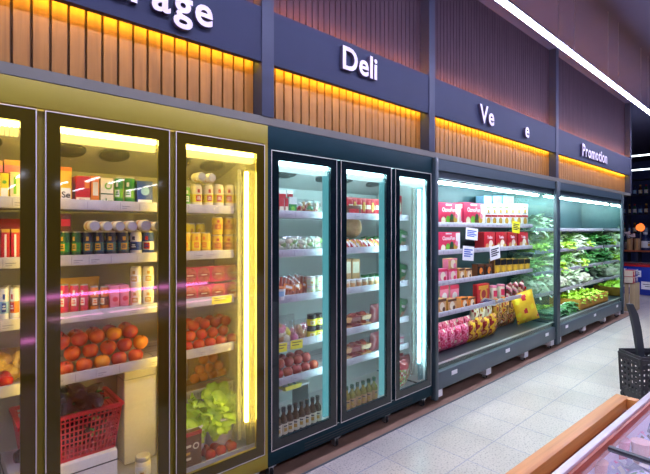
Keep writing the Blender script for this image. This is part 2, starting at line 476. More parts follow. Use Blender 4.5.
sign(0, [('Beverage', sx - wid('Beverage', .235, .014), 2.765, .235, .014)], 'navy signboard with raised pale letters ending in rage, above the yellow-lit cooler')
sign(1, [('Deli', X_at(339.5, D), 2.80, .235, .016)], 'navy signboard with raised letters reading Deli')
sign(2, [('Ve', X_at(477, D), 2.745, .26, .012), ('e', X_at(522.5, D), 2.745, .25, 0)], 'navy signboard with the remaining letters Ve and e, others missing')
sign(3, [('Promotion', X_at(580, D), 2.745, .26, .02)], 'navy signboard reading Promotion at the far end')

# ceiling batten lights
def batten(x0, y, z, L, label):
    org = (x0 + L / 2, y, z)
    r = empty('ceiling_light', org, label, 'ceiling light', 'linear ceiling lights')
    m = MB(); m.box(x0 + .005, x0 + L - .005, y - .016, y + .016, z + .03, z + .05, 'post_grey'); part('housing', m, r, org)
    m = MB(); m.box(x0 + .012, x0 + L - .012, y - .016, y + .016, z + .006, z + .03, 'ceiling_led'); tag(part('diffuser', m, r, org), 'glowing white diffuser')
    for xx in (x0 + .2, x0 + L - .2):
        m = MB(); m.tube([(xx, y, z + .05), (xx, y, CZ)], .0012, 'steel', 6); part('suspension_wire', m, r, org)
LY, LZ = 1.5, 3.29
xj = X_at(567, LY)
for k in range(-3, 6):
    n = k + 1
    lab = ('white linear ceiling light, %s segment from the upper edge of the photo' % ORD[max(n, 0)]) if n >= 0 else 'white linear ceiling light in the same row, %s segment outside the frame' % ORD[-n - 1]
    batten(xj + (k - 1) * 1.47, LY, LZ, 1.47, lab)
for k in range(5):
    batten(-2.0 + k * 2.6, -1.7, LZ, 1.47, 'white linear ceiling light over the opposite aisle, %s from left wall' % ORD[k])

# lights of the far aisles, mirrored in the door glass
for k, (px, py) in enumerate([(12, 187), (62, 184), (78, 190), (92, 180), (116, 182), (134, 190), (20, 176), (152, 186)]):
    zl = 3.25; t = (zl - H) * F / (230 - py); u = (px - 325) / F
    x, y = t * (CA + u * SA), 2 * D - t * (SA - u * CA)
    y = max(y, -16)
    r = empty('aisle_light', (x, y, zl), 'short white ceiling light of a far aisle mirrored in the door glass, %s from left' % ORD[k], 'ceiling light', 'far aisle lights')
    m = MB(); m.box(-.03, .03, -.8, .8, 0, .03, 'aisle_led'); part('diffuser', m, r)
    m = MB(); m.box(-.035, .035, -.82, .82, .03, .06, 'post_grey'); part('housing', m, r)
    for q in (-.6, .6):
        m = MB(); m.tube([(0, q, .06), (0, q, CZ - zl)], .0012, 'steel', 6); part('suspension_wire', m, r)

# ================================================================ GLASS-DOOR COOLERS
DOORS = [(X_at(45, D) - (X_at(172, D) - X_at(45, D)) - .005, X_at(36.5, D)), (X_at(45, D), X_at(169.5, D)), (X_at(175.5, D), X_at(264.5, D)),
         (X_at(271, D), X_at(336.5, D)), (X_at(340.5, D), X_at(391, D)), (X_at(395, D), X_at(432, D) - .02)]
S1 = [1.773, 1.496, 1.214, .913, .26]            # lip heights, yellow-lit cooler
S2 = [1.757, 1.483, 1.163, .838, .594, .215]     # cyan-lit cooler
YS = D + .14                                      # shelf fronts
YB = D + .64                                      # inner back
def caster(x, y, root, org, z1, w=.03, mm='steel'):
    m = MB(); m.box(x - w, x + w, y - w, y + w, z1 - (.07 if w > .04 else .035), z1, mm); m.box(x - .018, x - .012, y - .02, y + .02, .02, z1 - .03, 'steel'); m.box(x + .012, x + .018, y - .02, y + .02, .02, z1 - .03, 'steel')
    c = part('caster', m, root, org)
    m = MB(); T = Matrix.Translation((x, y, .04)) @ Matrix.Rotation(pi / 2, 4, 'Y')
    m.lathe([(.0, -.011), (.028, -.011), (.033, -.006), (.033, .006), (.028, .011), (.0, .011)], 'rubber', 16, T)
    part('wheel', m, c, org)
def shelf(x0, x1, z, root, org, yf, yb, marks=True):
    m = MB(); m.box(x0, x1, yf + .012, yb, z - .045, z - .03, 'shelf_white')
    for k in range(1, 4):
        y = yf + (yb - yf) * k / 4; m.box(x0, x1, y, y + .004, z - .03, z - .0295, 'grey_plastic')
    s = part('shelf', m, root, org)
    m = MB(); m.box(x0, x1, yf, yf + .014, z - .052, z, 'strip_pale', .003)
    if marks:
        x = x0 + .06
        rr = random.Random(int(x0 * 100 + z * 1000))
        while x < x1 - .06:
            m.box(x, x + .002, yf - .0008, yf, z - .046, z - .008, 'strip_mark')
            if rr.random() < .5: m.box(x + .01, x + .05, yf - .0008, yf, z - .03, z - .026, 'strip_mark'); m.box(x + .01, x + .035, yf - .0008, yf, z - .04, z - .037, 'strip_mark')
            x += rr.uniform(.07, .16)
    part('price_strip', m, s, org)
    return s
mat('liner_pale', 'd4d8d4', .5, c2='caceca', scale=2); mat('jamb_bronze', '4a401c', .5); mat('jamb_teal', '3a7a84', .5); mat('upright_grey', '8c8c7c', .5)
def cooler(x0, x1, doors, shelves, fr, bd, led, ledsoft, label, vled, DT=2.156, jamb=None):
    org = ((x0 + x1) / 2, D + .35, 0)
    root = empty('glass_door_cooler', org, label, 'cooler', 'glass-door coolers')
    ZB, ZH = .109, 2.284
    lm = 'liner_pale' if jamb else 'liner_white'; jm = 'jamb_teal' if jamb else 'jamb_bronze'
    m = MB()
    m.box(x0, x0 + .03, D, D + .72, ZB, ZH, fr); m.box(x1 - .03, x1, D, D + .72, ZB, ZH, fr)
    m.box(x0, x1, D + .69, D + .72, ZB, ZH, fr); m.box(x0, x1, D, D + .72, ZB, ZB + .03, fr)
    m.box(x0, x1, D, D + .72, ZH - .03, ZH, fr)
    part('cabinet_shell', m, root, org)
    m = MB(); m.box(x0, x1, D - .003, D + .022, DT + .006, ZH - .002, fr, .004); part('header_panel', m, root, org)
    m = MB(); m.box(x0, x1, D - .003, D + .022, ZB, .198, fr, .004)
    for k in range(3): m.box(x0 + .3, x1 - .3, D - .0045, D - .003, .125 + k * .018, .131 + k * .018, 'rubber')
    part('base_panel', m, root, org)
    m = MB()
    m.box(x0 + .03, x1 - .03, YB, D + .69, ZB + .03, ZH - .03, lm); m.box(x0 + .03, x0 + .036, D + .03, YB, .2, ZH - .03, lm)
    m.box(x1 - .036, x1 - .03, D + .03, YB, .2, ZH - .03, lm); m.box(x0 + .036, x1 - .036, D + .03, YB, ZB + .03, shelves[-1] - .03, lm)
    # sloped evaporator cover
    m.add([(x0 + .036, D + .1, 2.13), (x1 - .036, D + .1, 2.13), (x1 - .036, YB, 1.97), (x0 + .036, YB, 1.97), (x0 + .036, D + .1, 2.24), (x1 - .036, D + .1, 2.24), (x1 - .036, YB, 2.24), (x0 + .036, YB, 2.24)],
          [(0, 1, 2, 3), (4, 7, 6, 5), (0, 4, 5, 1), (2, 6, 7, 3), (0, 3, 7, 4), (1, 5, 6, 2)], lm)
    part('liner', m, root, org)
    m = MB(); m.box(x0 + .04, x1 - .04, D + .07, D + .082, .2, shelves[-1], 'strip_pale'); part('deck_edge', m, root, org)
    for i, (a, b) in enumerate(doors):
        for q in (.3, .7):
            xx = a + (b - a) * q; m = MB(); T = Matrix.Translation((xx, D + .36, 2.043)) @ Matrix.Rotation(-math.atan(.16 / .54), 4, 'X')
            m.lathe([(.075, -.004), (.08, .0), (.08, .01)], 'fan_dark', 20, T); part('fan_grille', m, root, org)
        BW = .06
        m = MB(); y0, y1 = D - .004, D + .001
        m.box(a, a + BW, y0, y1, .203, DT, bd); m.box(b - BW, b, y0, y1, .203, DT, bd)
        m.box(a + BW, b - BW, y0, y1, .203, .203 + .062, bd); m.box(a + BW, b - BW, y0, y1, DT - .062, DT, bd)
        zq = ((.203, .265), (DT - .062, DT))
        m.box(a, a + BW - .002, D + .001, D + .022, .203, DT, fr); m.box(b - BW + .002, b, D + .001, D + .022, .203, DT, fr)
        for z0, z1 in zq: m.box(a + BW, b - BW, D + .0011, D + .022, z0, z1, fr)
        d = part('door', m, root, org)
        m = MB(); m.box(a + BW, b - BW, D + .001, D + .011, .265, DT - .062, 'glare_film_glass' if vled[i] else 'door_glass'); tag(part('glass_pane', m, d, org), 'clear glass pane, its film standing in for lens glare')
        m = MB(); e = .0038; yy = D - .006
        m.box(a, a + e, yy, D - .004, .203, DT, 'edge_chrome'); m.box(b - e, b, yy, D - .004, .203, DT, 'edge_chrome')
        m.box(a + e, b - e, yy, D - .004, .203, .203 + e, 'edge_chrome'); m.box(a + e, b - e, yy, D - .004, DT - e, DT, 'edge_chrome')
        tag(part('edge_trim', m, d, org), 'thin pale edge line around the door')
        # top light
        m = MB(); m.box(a + BW, b - BW, D + .03, D + .075, DT - .082, DT - .056, led)
        l = part('top_light', m, root, org)
        m = MB(); n = 26
        for k in range(n):
            xx = a + BW + (b - a - 2 * BW) * (k + .25) / n; m.box(xx, xx + .011, D + .034, D + .07, DT - .122, DT - .084, ledsoft)
        tag(part('lens_ribs', m, l, org), 'ribbed lens under the lamp')
        # jambs, slotted uprights
        if jamb and i < len(doors) - 1:
            m = MB(); m.box(b - .088, b - .03, D + .036, D + .056, .27, DT - .065, jamb); tag(part('jamb', m, root, org), 'softly glowing cyan light cover')
        if i < len(doors) - 1:
            g = (b + doors[i + 1][0]) / 2; m = MB(); m.box(g - .035, g + .035, D + .024, D + .06, .2, DT, fr); m.box(g - .036, g + .036, D + .06, D + .066, .2, DT, 'jamb_pale'); mu = part('mullion', m, root, org); m = MB(); m.box(g - .022, g + .022, D + .0665, D + .071, .35, 2.02, led + '_bar'); tag(part('light_bar', m, mu, org), 'glowing light bar on the inner side')
        m = MB() if vled[i] else None
        if m: m.box(b - .132, b - .110, D + .10, D + .118, .3, 2.0, 'upright_grey')
        for k in range(68 if m else 0): m.box(b - .125, b - .117, D + .0988, D + .0995, .32 + k * .0245, .332 + k * .0245, 'fan_dark')
        if m: part('shelf_upright', m, root, org)
        if vled[i]:
            m = MB(); xx = b - .095; m.box(xx - .009, xx + .009, D + .05, D + .07, .42, 1.985, led); m.box(xx - .009, xx + .009, D + .07, D + .09, .40, 2.0, jm); part('side_light', m, root, org); m = MB(); m.box(b - .082, b + .0, D + .075, D + .085, .25, 2.05, jm); part('jamb', m, root, org)
        sa = a - .012 if i else x0 + .04; sb = b + .012 if i < len(doors) - 1 else b - .135
        for z in shelves[:-1]: shelf(sa, sb, z, root, org, YS, YB - .03)
    for q in (.035, .36, .68, .965): caster(x0 + (x1 - x0) * q, D + .07, root, org, ZB)
    return root
XS = (DOORS[2][1] + DOORS[3][0]) / 2
cooler(DOORS[0][0] - .025, XS, DOORS[:3], S1, 'glare_olive_frame', 'glare_olive_border', 'led_yellow', 'led_yellow_soft', 'olive glare-tinted cooler with three glass doors lit yellow, under the beverage sign', (0, 0, 1))
cooler(XS, X_at(432, D) + .002, DOORS[3:], S2, 'teal_frame', 'teal_border', 'led_cyan', 'led_cyan_soft', 'dark teal cooler with three glass doors lit cyan-white, under the Deli sign', (0, 0, 1), 2.132, 'jamb_cyan')

# ================================================================ OPEN COOLERS
S3 = [1.704, 1.409, 1.079, .749]; S4 = [1.65, 1.326, 1.011, .693]
YO = 2.584                                        # shelf fronts of the open coolers
YOB = D + .68
C3 = (X_at(432, D) + .012, SEAM[3] - .005); C4 = (SEAM[3] + .005, X_at(622, D))
def open_cooler(x0, x1, shelves, label, right, deck):
    org = ((x0 + x1) / 2, D + .35, 0)
    root = empty('open_display_cooler', org, label, 'cooler', 'open display coolers')
    ZB, ZH = .13, 2.284
    m = MB(); m.box(x0, x1, YOB, D + .74, ZB, ZH, 'liner_dark'); part('back_panel', m, root, org)
    m = MB(); m.box(x0, x1, D, D + .74, ZH - .03, ZH, 'open_frame'); m.box(x0, x1, D, D + .03, 2.178, ZH - .03, 'open_frame'); m.box(x0, x1, D + .03, D + .06, 2.11, 2.2, 'open_frame'); part('canopy', m, root, org)
    m = MB(); m.box(x0, x0 + .05, D - .03, D + .02, .06, ZH, 'open_frame', .004); m.box(x0, x0 + .02, D + .02, D + .74, ZB, ZH, 'end_glass' if right == 'mirror' else 'open_frame'); part('left_end', m, root, org)
    m = MB(); m.box(x1 - .05, x1, D - .03, D + .02, .06, ZH, 'open_frame', .004); part('right_post', m, root, org)
    m = MB(); m.box(x1 - .02, x1 - .008, D + .02, YOB, .32, 2.25, 'mirror' if right == 'mirror' else 'end_glass'); tag(part('end_panel', m, root, org), 'mirrored end panel' if right == 'mirror' else 'clear glass end panel')
    m = MB(); T = None
    m.box(x0 + .05, x1 - .05, D - .01, D + .05, ZB, .30, 'bumper_grey', .012); m.box(x0 + .05, x1 - .05, D + .05, D + .7, ZB, .2, 'bumper_grey')
    part('bumper', m, root, org)
    m = MB(); m.box(x0 + .02, x1 - .02, D + .05, YOB, .2, deck, 'deck_dark'); part('deck', m, root, org)
    m = MB(); m.box(x0 + .05, x1 - .05, D + .012, D + .03, .298, .36, 'end_glass'); part('front_glass', m, root, org)
    m = MB(); m.box(x0 + .05, x1 - .05, D + .008, D + .034, .36, .366, 'steel')
    part('top_rail', m, root, org)
    for k in range(3):
        xx = x0 + .35 + k * (x1 - x0 - .7) / 2; m = MB(); m.box(xx - .05, xx + .05, D - .0125, D - .0095, .225, .265, 'paper'); part('rail_label', m, root, org)
    n = 2; L = (x1 - x0 - .2) / n
    for k in range(n):
        m = MB(); a = x0 + .1 + k * L; T = Matrix.Translation((a + .02, D + .2, 2.1)) @ Matrix.Rotation(pi / 2, 4, 'Y')
        m.lathe([(0, 0), (.012, 0), (.012, L - .05), (0, L - .05)], 'led_white', 10, T)
        l = part('light_tube', m, root, org)
        m = MB(); m.box(a, a + L - .02, D + .18, D + .22, 2.118, 2.14, 'open_frame'); part('lamp_holder', m, l, org)
    for z in shelves:
        sh_ = shelf(x0 + .03, x1 - .05, z, root, org, YO, YOB, True)
        m = MB(); m.box(x0 + .06, x1 - .08, YO + .016, YO + .03, z - .05, z - .0452, 'under_fill_light'); tag(part('light_strip', m, sh_, org), 'slim unseen fill strip added under the shelf edge')
    for q in (.04, .36, .68, .96): caster(x0 + (x1 - x0) * q, D + .055, root, org, ZB, .05, 'white_plastic')
    return root
open_cooler(*C3, S3, 'open grey cooler with boxes and snack bags, under the Ve e sign', 'glass', .33)
open_cooler(*C4, S4, 'open grey cooler full of green vegetables, under the Promotion sign', 'mirror', .33)

# ================================================================ PRODUCT SHAPES
def b_can(body, band, mark, r=.033, h=.115):
    def f():
        m = MB()
        m.lathe([(r * .82, 0), (r * .97, .004), (r, .010), (r, h * .30), (r, h * .62), (r, h - .014), (r * .86, h - .004), (r * .86, h - .001)],
                [body, body, body, band, body, body, 'can_metal', 'can_metal'], 22)
        c = -pi / 2 - .35
        m.patch(r + .0005, c - .55, c + .55, h * .34, h * .58, mark)
        m.patch(r + .0009, c - .4, c + .4, h * .41, h * .45, body); m.patch(r + .0009, c - .3, c + .3, h * .48, h * .52, body)
        m.patch(r + .0005, c - .25, c + .25, h * .68, h * .82, mark)
        l = MB(); l.lathe([(0, h - .004), (r * .78, h - .004), (r * .80, h), (r * .86, h), (r * .86, h - .001)], 'can_metal', 22)
        l.box(-.004, .004, -.012, .008, h - .004, h - .002, 'can_metal')
        return [(None, m, None), ('lid', l, 0)]
    return f
def b_carton(w, d, h, body, side, deco, bev=.002):
    """box with printed front; deco = list of ('rect',x0,x1,z0,z1,mat) / ('disc',x,z,r,mat) / ('text',str,x,z,size,mat) in units of the front"""
    def f():
        m = MB(); m.box(-w / 2, w / 2, 0, d, 0, h, body, bev)
        e = .0006
        if side: m.box(-w / 2 - .0004, -w / 2, .006, d - .006, .006, h - .006, side); m.box(w / 2, w / 2 + .0004, .006, d - .006, .006, h - .006, side)
        for q in deco:
            if q[0] == 'rect': m.box(q[1] * w, q[2] * w, -e, .0005, q[3] * h, q[4] * h, q[5])
            elif q[0] == 'disc':
                T = Matrix.Translation((q[1] * w, -e, q[2] * h)) @ Matrix.Rotation(pi / 2, 4, 'X')
                m.lathe([(0, 0), (q[3] * w, 0), (q[3] * w, .0005), (0, .0005)], q[4], 16, T)
            else: m.text(q[1], q[4] * h, q[5], (q[2] * w, -e * 1.6, q[3] * h))
            e += .0003
        return [(None, m, None)]
    return f
def b_fruit(skin, r, green=False):
    def f():
        m = MB()
        prof = [(0, -.82), (.25, -.9), (.6, -.78), (.88, -.4), (1, .05), (.93, .45), (.68, .78), (.35, .9), (.12, .8), (0, .72)]
        m.lathe([(a * r, b * r) for a, b in prof], skin, 16, None, .015)
        s = MB()
        if green:
            for k in range(5): s.leaf((0, 0, r * .76), k * 1.257, .35, r * .6, r * .25, .5, 'calyx_green', n=3)
        else: s.tube([(0, 0, r * .72), (r * .05, 0, r * .95), (r * .16, 0, r * 1.12)], r * .05, 'stem_brown', 6)
        return [(None, m, None), ('calyx' if green else 'stem', s, 0)]
    return f
def b_bag(w, h, d, fm, seed=0):
    return lambda: [(None, MB().pillow(w, h, d, fm, seed=seed), None)]
def b_filled(w, h, d, inner, film='clear_film', n=16, r=.03, seed=0, elong=1):
    """clear bag with visible contents"""
    def f():
        m = MB().pillow(w, h, d, lambda u, v: film, seed=seed)
        c = MB(); rr = random.Random(seed + 5)
        for k in range(n):
            x = rr.uniform(-.36, .36) * w; z = h * .1 + rr.random() ** 1.2 * h * .66; y = rr.uniform(-.2, .2) * d
            c.blob((x, y, z), (r * elong * rr.uniform(.8, 1.1), r * .8, r * rr.uniform(.8, 1.1)), rr.choice(inner), 10, 6, .06, k)
        return [(None, m, None), ('contents', c, 0)]
    return f
def b_bottle(body, h=.2, r=.027, cap='print_black', lab='print_cream'):
    def f():
        m = MB(); m.lathe([(r * .9, 0), (r, .006), (r, h * .58), (r * .85, h * .66), (r * .42, h * .76), (r * .40, h * .9)], body, 18)
        l = MB(); l.lathe([(r + .0008, h * .14), (r + .0008, h * .5)], lab, 18); l.patch(r + .0014, -2.4, -1.6, h * .24, h * .36, 'print_gold'); l.patch(r + .0014, -2.4, -1.6, h * .40, h * .44, 'ink_black')
        c = MB(); c.lathe([(r * .5, h * .86), (r * .52, h * .87), (r * .52, h), (0, h)], cap, 14)
        return [(None, m, None), ('label_band', l, 0), ('cap', c, 0)]
    return f
def b_jar(body, lid, lab, h=.1, r=.035):
    def f():
        m = MB(); m.lathe([(r * .92, 0), (r, .005), (r, h * .76), (r * .86, h * .84)], body, 18)
        l = MB(); l.lathe([(r + .0008, h * .12), (r + .0008, h * .66)], lab, 18); l.patch(r + .0014, -2.5, -1.5, h * .22, h * .52, 'print_cream'); l.patch(r + .002, -2.25, -1.8, h * .28, h * .46, 'print_gold')
        c = MB(); c.lathe([(r * .93, h * .83), (r * .95, h * .84), (r * .95, h * .98), (r * .9, h), (0, h)], lid, 18)
        return [(None, m, None), ('label_band', l, 0), ('lid', c, 0)]
    return f
def b_tub(body, lid, lab, h=.08, r=.045):
    def f():
        m = MB(); m.lathe([(r * .8, 0), (r * .84, .004), (r * .97, h * .9)], body, 20)
        m.patch(r * .96, -2.6, -1.3, h * .3, h * .7, lab)
        c = MB(); c.lathe([(r, h * .88), (r * 1.03, h * .9), (r * 1.03, h * .97), (r * .95, h), (0, h)], lid, 20)
        return [(None, m, None), ('lid', c, 0)]
    return f
def b_tray(w, d, h, body, lumps, n=5, seed=0):
    def f():
        m = MB(); m.add([(-w / 2 * .85, d * .07, 0), (w / 2 * .85, d * .07, 0), (w / 2 * .85, d * .93, 0), (-w / 2 * .85, d * .93, 0), (-w / 2, 0, h * .6), (w / 2, 0, h * .6), (w / 2, d, h * .6), (-w / 2, d, h * .6),
                         (-w / 2 * .9, d * .05, h * .58), (w / 2 * .9, d * .05, h * .58), (w / 2 * .9, d * .95, h * .58), (-w / 2 * .9, d * .95, h * .58)],
                        [(3, 2, 1, 0), (0, 1, 5, 4), (1, 2, 6, 5), (2, 3, 7, 6), (3, 0, 4, 7), (4, 5, 9, 8), (5, 6, 10, 9), (6, 7, 11, 10), (7, 4, 8, 11), (8, 9, 10, 11)], body)
        c = MB(); rr = random.Random(seed)
        for k in range(n):
            c.blob((w * (-.36 + .72 * (k + .5) / n), d * rr.uniform(.35, .65), h * .62), (w * .42 / n * 1.25, d * .32, h * .34), rr.choice(lumps), 10, 6, .08, k)
        return [(None, m, None), ('contents', c, 0)]
    return f
def b_lettuce(leaf='lettuce_leaf', rib='stalk_white', r=.12, n=26, seed=0):
    def f():
        m = MB(); rr = random.Random(seed)
        for k in range(n):
            t = k / n; az = k * 2.4 + rr.uniform(-.3, .3); el = .25 + 1.15 * (1 - t) * rr.uniform(.8, 1.1)
            m.leaf((.02 * math.cos(az), .02 * math.sin(az), .015), az, el, r * rr.uniform(1.0, 1.35), r * rr.uniform(.75, 1.05), 1.0 + .6 * t, leaf, rib, ruf=.14, ph=rr.uniform(0, 6))
        m.blob((0, 0, r * .45), (r * .5, r * .5, r * .45), leaf, 10, 7, .1, seed)
        return [(None, m, None)]
    return f
def b_bunch(leaf, n=34, L=.3, W=.06, seed=0, stalks=True):
    """a bunch of leafy greens lying with its tips to the front"""
    def f():
        m = MB(); rr = random.Random(seed)
        for k in range(n):
            az = -pi / 2 + rr.uniform(-.75, .75); el = rr.uniform(-.05, .8)
            m.leaf((rr.uniform(-.05, .05), L * .5, .02 + rr.uniform(0, .06)), az, el, L * rr.uniform(.55, 1.0), W * rr.uniform(.7, 1.3), rr.uniform(.5, 1.4), leaf, 'stalk_white' if stalks else None, ruf=.2, ph=rr.uniform(0, 6))
        s = MB()
        for k in range(9): s.tube([(rr.uniform(-.04, .04), L * .95, .02 + rr.uniform(0, .04)), (rr.uniform(-.03, .03), L * .6, .03 + rr.uniform(0, .04)), (rr.uniform(-.05, .05), L * .3, .05 + rr.uniform(0, .04))], .007, 'stalk_white', 6)
        return [(None, m, None), ('stalks', s, 0)]
    return f
def b_cauli(r=.09, seed=0):
    def f():
        m = MB(); rr = random.Random(seed)
        m.blob((0, 0, r * .8), (r * .85, r * .85, r * .7), 'cauli_curd', 12, 8, .08, seed)
        for k in range(22):
            az, el = rr.uniform(0, 2 * pi), rr.uniform(.1, 1.5); q = r * .72
            m.blob((q * math.cos(az) * math.cos(el), q * math.sin(az) * math.cos(el), r * .85 + q * .8 * math.sin(el)), (r * .26,) * 3, 'cauli_curd', 7, 5, .15, k)
        g = MB()
        for k in range(9): g.leaf((r * .3 * math.cos(k * .7), r * .3 * math.sin(k * .7), .01), k * .7, .5, r * 1.25, r * .7, -.5, 'leaf_pale', 'stalk_white', ruf=.1, ph=k)
        return [(None, m, None), ('leaves', g, 0)]
    return f
def b_cucumber(L=.26, r=.024, skin='cucumber_skin', seed=0):
    def f():
        m = MB(); rr = random.Random(seed); b = rr.uniform(-.02, .02)
        pts = [(b * math.sin(pi * t / 9), L * (t / 9 - .5), r) for t in range(10)]
        m.tube(pts, [r * q for q in (.35, .75, .95, 1, 1, 1, 1, .95, .75, .35)], skin, 10)
        s = MB(); s.tube([(0, L * .49, r), (0, L * .53, r + .004)], .005, 'calyx_green', 6)
        return [(None, m, None), ('stem', s, 0)]
    return f
def b_tag(w, h, mname, lines=3, ink='ink_blue', big=None):
    def f():
        m = MB(); m.box(-w / 2, w / 2, -.001, .0, -h, 0, mname)
        if big: m.text(big, h * .5, ink, (0, -.0016, -h * .7))
        else:
            for k in range(lines): m.box(-w * .38, w * (.38 if k % 2 == 0 else .2), -.0016, -.001, -h * (.24 + k * .6 / lines) - h * .05, -h * (.24 + k * .6 / lines) + h * .04, ink)
        return [(None, m, None)]
    return f

SHN = ['top shelf', 'second shelf', 'third shelf', 'fourth shelf', 'fifth shelf']
def where(door, sh):
    n = 5 if door > 2 else 4
    return '%s, %s glass door' % (SHN[sh] if sh < n else 'cooler floor', ORD[door])
def base(door, sh): return (S2 if door > 2 else S1)[sh] - .03
ITEMS = []
def cans(door, sh, spans, ptop, st, desc, row='front row', dy=.02, z=None, name='drink_can'):
    z = base(door, sh) if z is None else z
    for n, (a, b) in enumerate(spans):
        Yc = YS + dy + .03
        x0, x1 = X_at(a, Yc), X_at(b, Yc); w = min((x1 - x0) * .97, .068); h = Z_at((a + b) / 2, ptop, YS + dy) - z
        spawn(('can',) + st, b_can(*st), name, '%s, %s from left in %s, %s' % (desc, ORD[n], row, where(door, sh)), 'can',
              ((x0 + x1) / 2, Yc + .004, z), 'drink cans in the coolers', (0, 0, R.uniform(-.5, .3)), (w / .066, w / .066, h / .115))
def boxes(door, sh, spans, ptop, body, side, deco, desc, cat='carton', name='carton', dy=.02, d=.1, z=None, group='cartons in the coolers', Yf=None, loc=None, start=0, single=False):
    z = base(door, sh) if z is None else z
    Yf = YS + dy if Yf is None else Yf
    for n, (a, b) in enumerate(spans):
        x0, x1 = X_at(a, Yf), X_at(b, Yf); w = (x1 - x0) * .965; h = Z_at((a + b) / 2, ptop, Yf) - z
        lab = '%s, %s' % (desc if single else '%s, %s from left' % (desc, ORD[n + start]), loc or where(door, sh))
        spawn(('box', body, round(w, 2), round(h, 2), round(d, 2), str(deco)), b_carton(w, d, h, body, side, deco), name, lab, cat, ((x0 + x1) / 2, Yf, z), group, (0, 0, R.uniform(-.03, .03)))
def pile(door, sh, x0, x1, r, layers, kinds, name, desc, cat, group, yf=None, z=None, green=False, loc=None):
    z = base(door, sh) if z is None else z; yf = YS + .025 if yf is None else yf
    for L in range(layers):
        nrow = 1 if L < layers - 1 else 2
        xs0 = x0 + r + (L % 2) * r; n = int((x1 - r - xs0) / (2.04 * r)) + 1
        for j in range(nrow):
            for k in range(n):
                kind, word = R.choice(kinds); q = R.uniform(.94, 1.0)
                xx = xs0 + k * 2.04 * r; yy = yf + r + (L + j * 2) * r * 1.04
                lab = '%s, %s from left, %s layer, %s row, %s' % (desc % word, ORD[k], ['bottom', 'second', 'third'][L] if layers > 1 else 'only', 'front' if j == 0 else 'back', loc or where(door, sh))
                spawn(('fruit', kind, r), b_fruit(kind, r, green), name, lab, cat, (xx, yy, z + r * .9 + L * 1.42 * r), group, (R.uniform(-.4, .4), R.uniform(-.4, .4), R.uniform(0, 6)), q)

# ---------------------------------------------------------------- first door (partly in frame)
boxes(0, 0, [(-14, -2), (0, 9)], 173, 'print_lemon', 'print_yellow', [('rect', -.4, .4, .2, .5, 'print_white'), ('disc', 0, .7, .25, 'print_lime')], 'lemon yellow carton')
boxes(0, 0, [(10, 20)], 172, 'print_cream', 'print_yellow', [('rect', -.5, .5, .0, .18, 'print_lime'), ('rect', -.15, .15, .3, .85, 'print_lime')], 'cream and lime carton', single=True)
boxes(0, 0, [(-13, 3), (4, 20)], 160, 'print_pink', 'print_brown', [('rect', -.5, .5, .6, 1, 'print_tan')], 'flat pinkish-brown box lying on the cartons', dy=.04, z=Z_at(10, 172.5, YS + .02), d=.1)
boxes(0, 1, [(-12, 0), (1, 10), (10.5, 20)], 229, 'print_red', 'print_crimson', [('rect', -.12, .12, .15, .85, 'print_white'), ('rect', -.5, .5, .9, 1, 'print_gold')], 'tall red pack with white stripe')
spawn('sackred', b_bag(.22, .14, .08, lambda u, v: 'print_crimson' if v > 0 else 'print_brown', 4), 'snack_bag', 'red and brown bag behind tall red packs, second shelf, first glass door', 'bag', (X_at(10, YS + .18), YS + .21, base(0, 1)), 'bags in the coolers', (.1, 0, 0), (1, 1, 1.5))
cans(0, 2, [(-10, -1), (0, 9)], 288, ('print_white', 'print_skyblue', 'print_blue'), 'white and blue can')
cans(0, 2, [(10, 19.5)], 288, ('print_white', 'print_orange', 'print_red'), 'white and orange can')
cans(0, 2, [(-8, 1), (3, 12), (13, 21)], 286, ('can_metal', 'print_white', 'print_grey'), 'pale silver can', row='back row', dy=.1)
for n, (px, py) in enumerate([(-4, 0), (12, 0)]):
    spawn(('net', n), b_filled(.17, .16, .12, ['potato_skin', 'print_cream'], 'net_film', 18, .032, 3 + n), 'net_bag', 'net bag of pale yellow potatoes, %s from left, %s' % (ORD[n], where(0, 3)), 'net bag', (X_at(px, YS + .14), YS + .18, base(0, 3)), 'net bags in the coolers')
pile(0, 3, X_at(-5, YS + .05), X_at(21, YS + .05), .036, 1, [('tomato_skin', 'red')], 'tomato', 'large %s tomato', 'tomato', 'tomatoes on the shelves', yf=YS + .02, green=True)
spawn('carton_note', b_carton(.16, .012, .11, 'foam', None, [('rect', -.4, .4, .6, .64, 'ink_black')]), 'cardboard_sheet', 'white cardboard sheet leaning on the cooler floor, first glass door', 'cardboard', (X_at(-4, YS + .1), YS + .12, base(0, 4) + .006), None, (-.25, .3, 0))

# ---------------------------------------------------------------- second door
boxes(1, 0, [(59.5, 72)], 167, 'print_yellow', 'print_gold', [('rect', -.4, .4, .12, .45, 'print_white'), ('text', 'Se', 0, .2, .22, 'ink_black'), ('rect', -.5, .5, .9, 1, 'print_orange')], 'tall yellow carton with white label', single=True)
boxes(1, 0, [(72.5, 75.5)], 177, 'print_crimson', 'print_red', [('rect', -.3, .3, .2, .8, 'print_brown')], 'thin dark red carton', single=True, dy=.04)
boxes(1, 0, [(76, 90.5)], 176, 'print_red', 'print_red', [('rect', -.5, .5, .0, .28, 'print_cream'), ('text', 'filiz', 0, .08, .22, 'print_red'), ('rect', .1, .45, .6, .85, 'print_orange')], 'wide red carton with cream base', single=True)
boxes(1, 0, [(91, 99.5)], 176, 'print_orange', 'print_red', [('rect', -.3, .35, .35, .8, 'print_cream'), ('rect', -.5, .5, 0, .12, 'print_red')], 'narrow orange-red carton with cream panel', single=True)
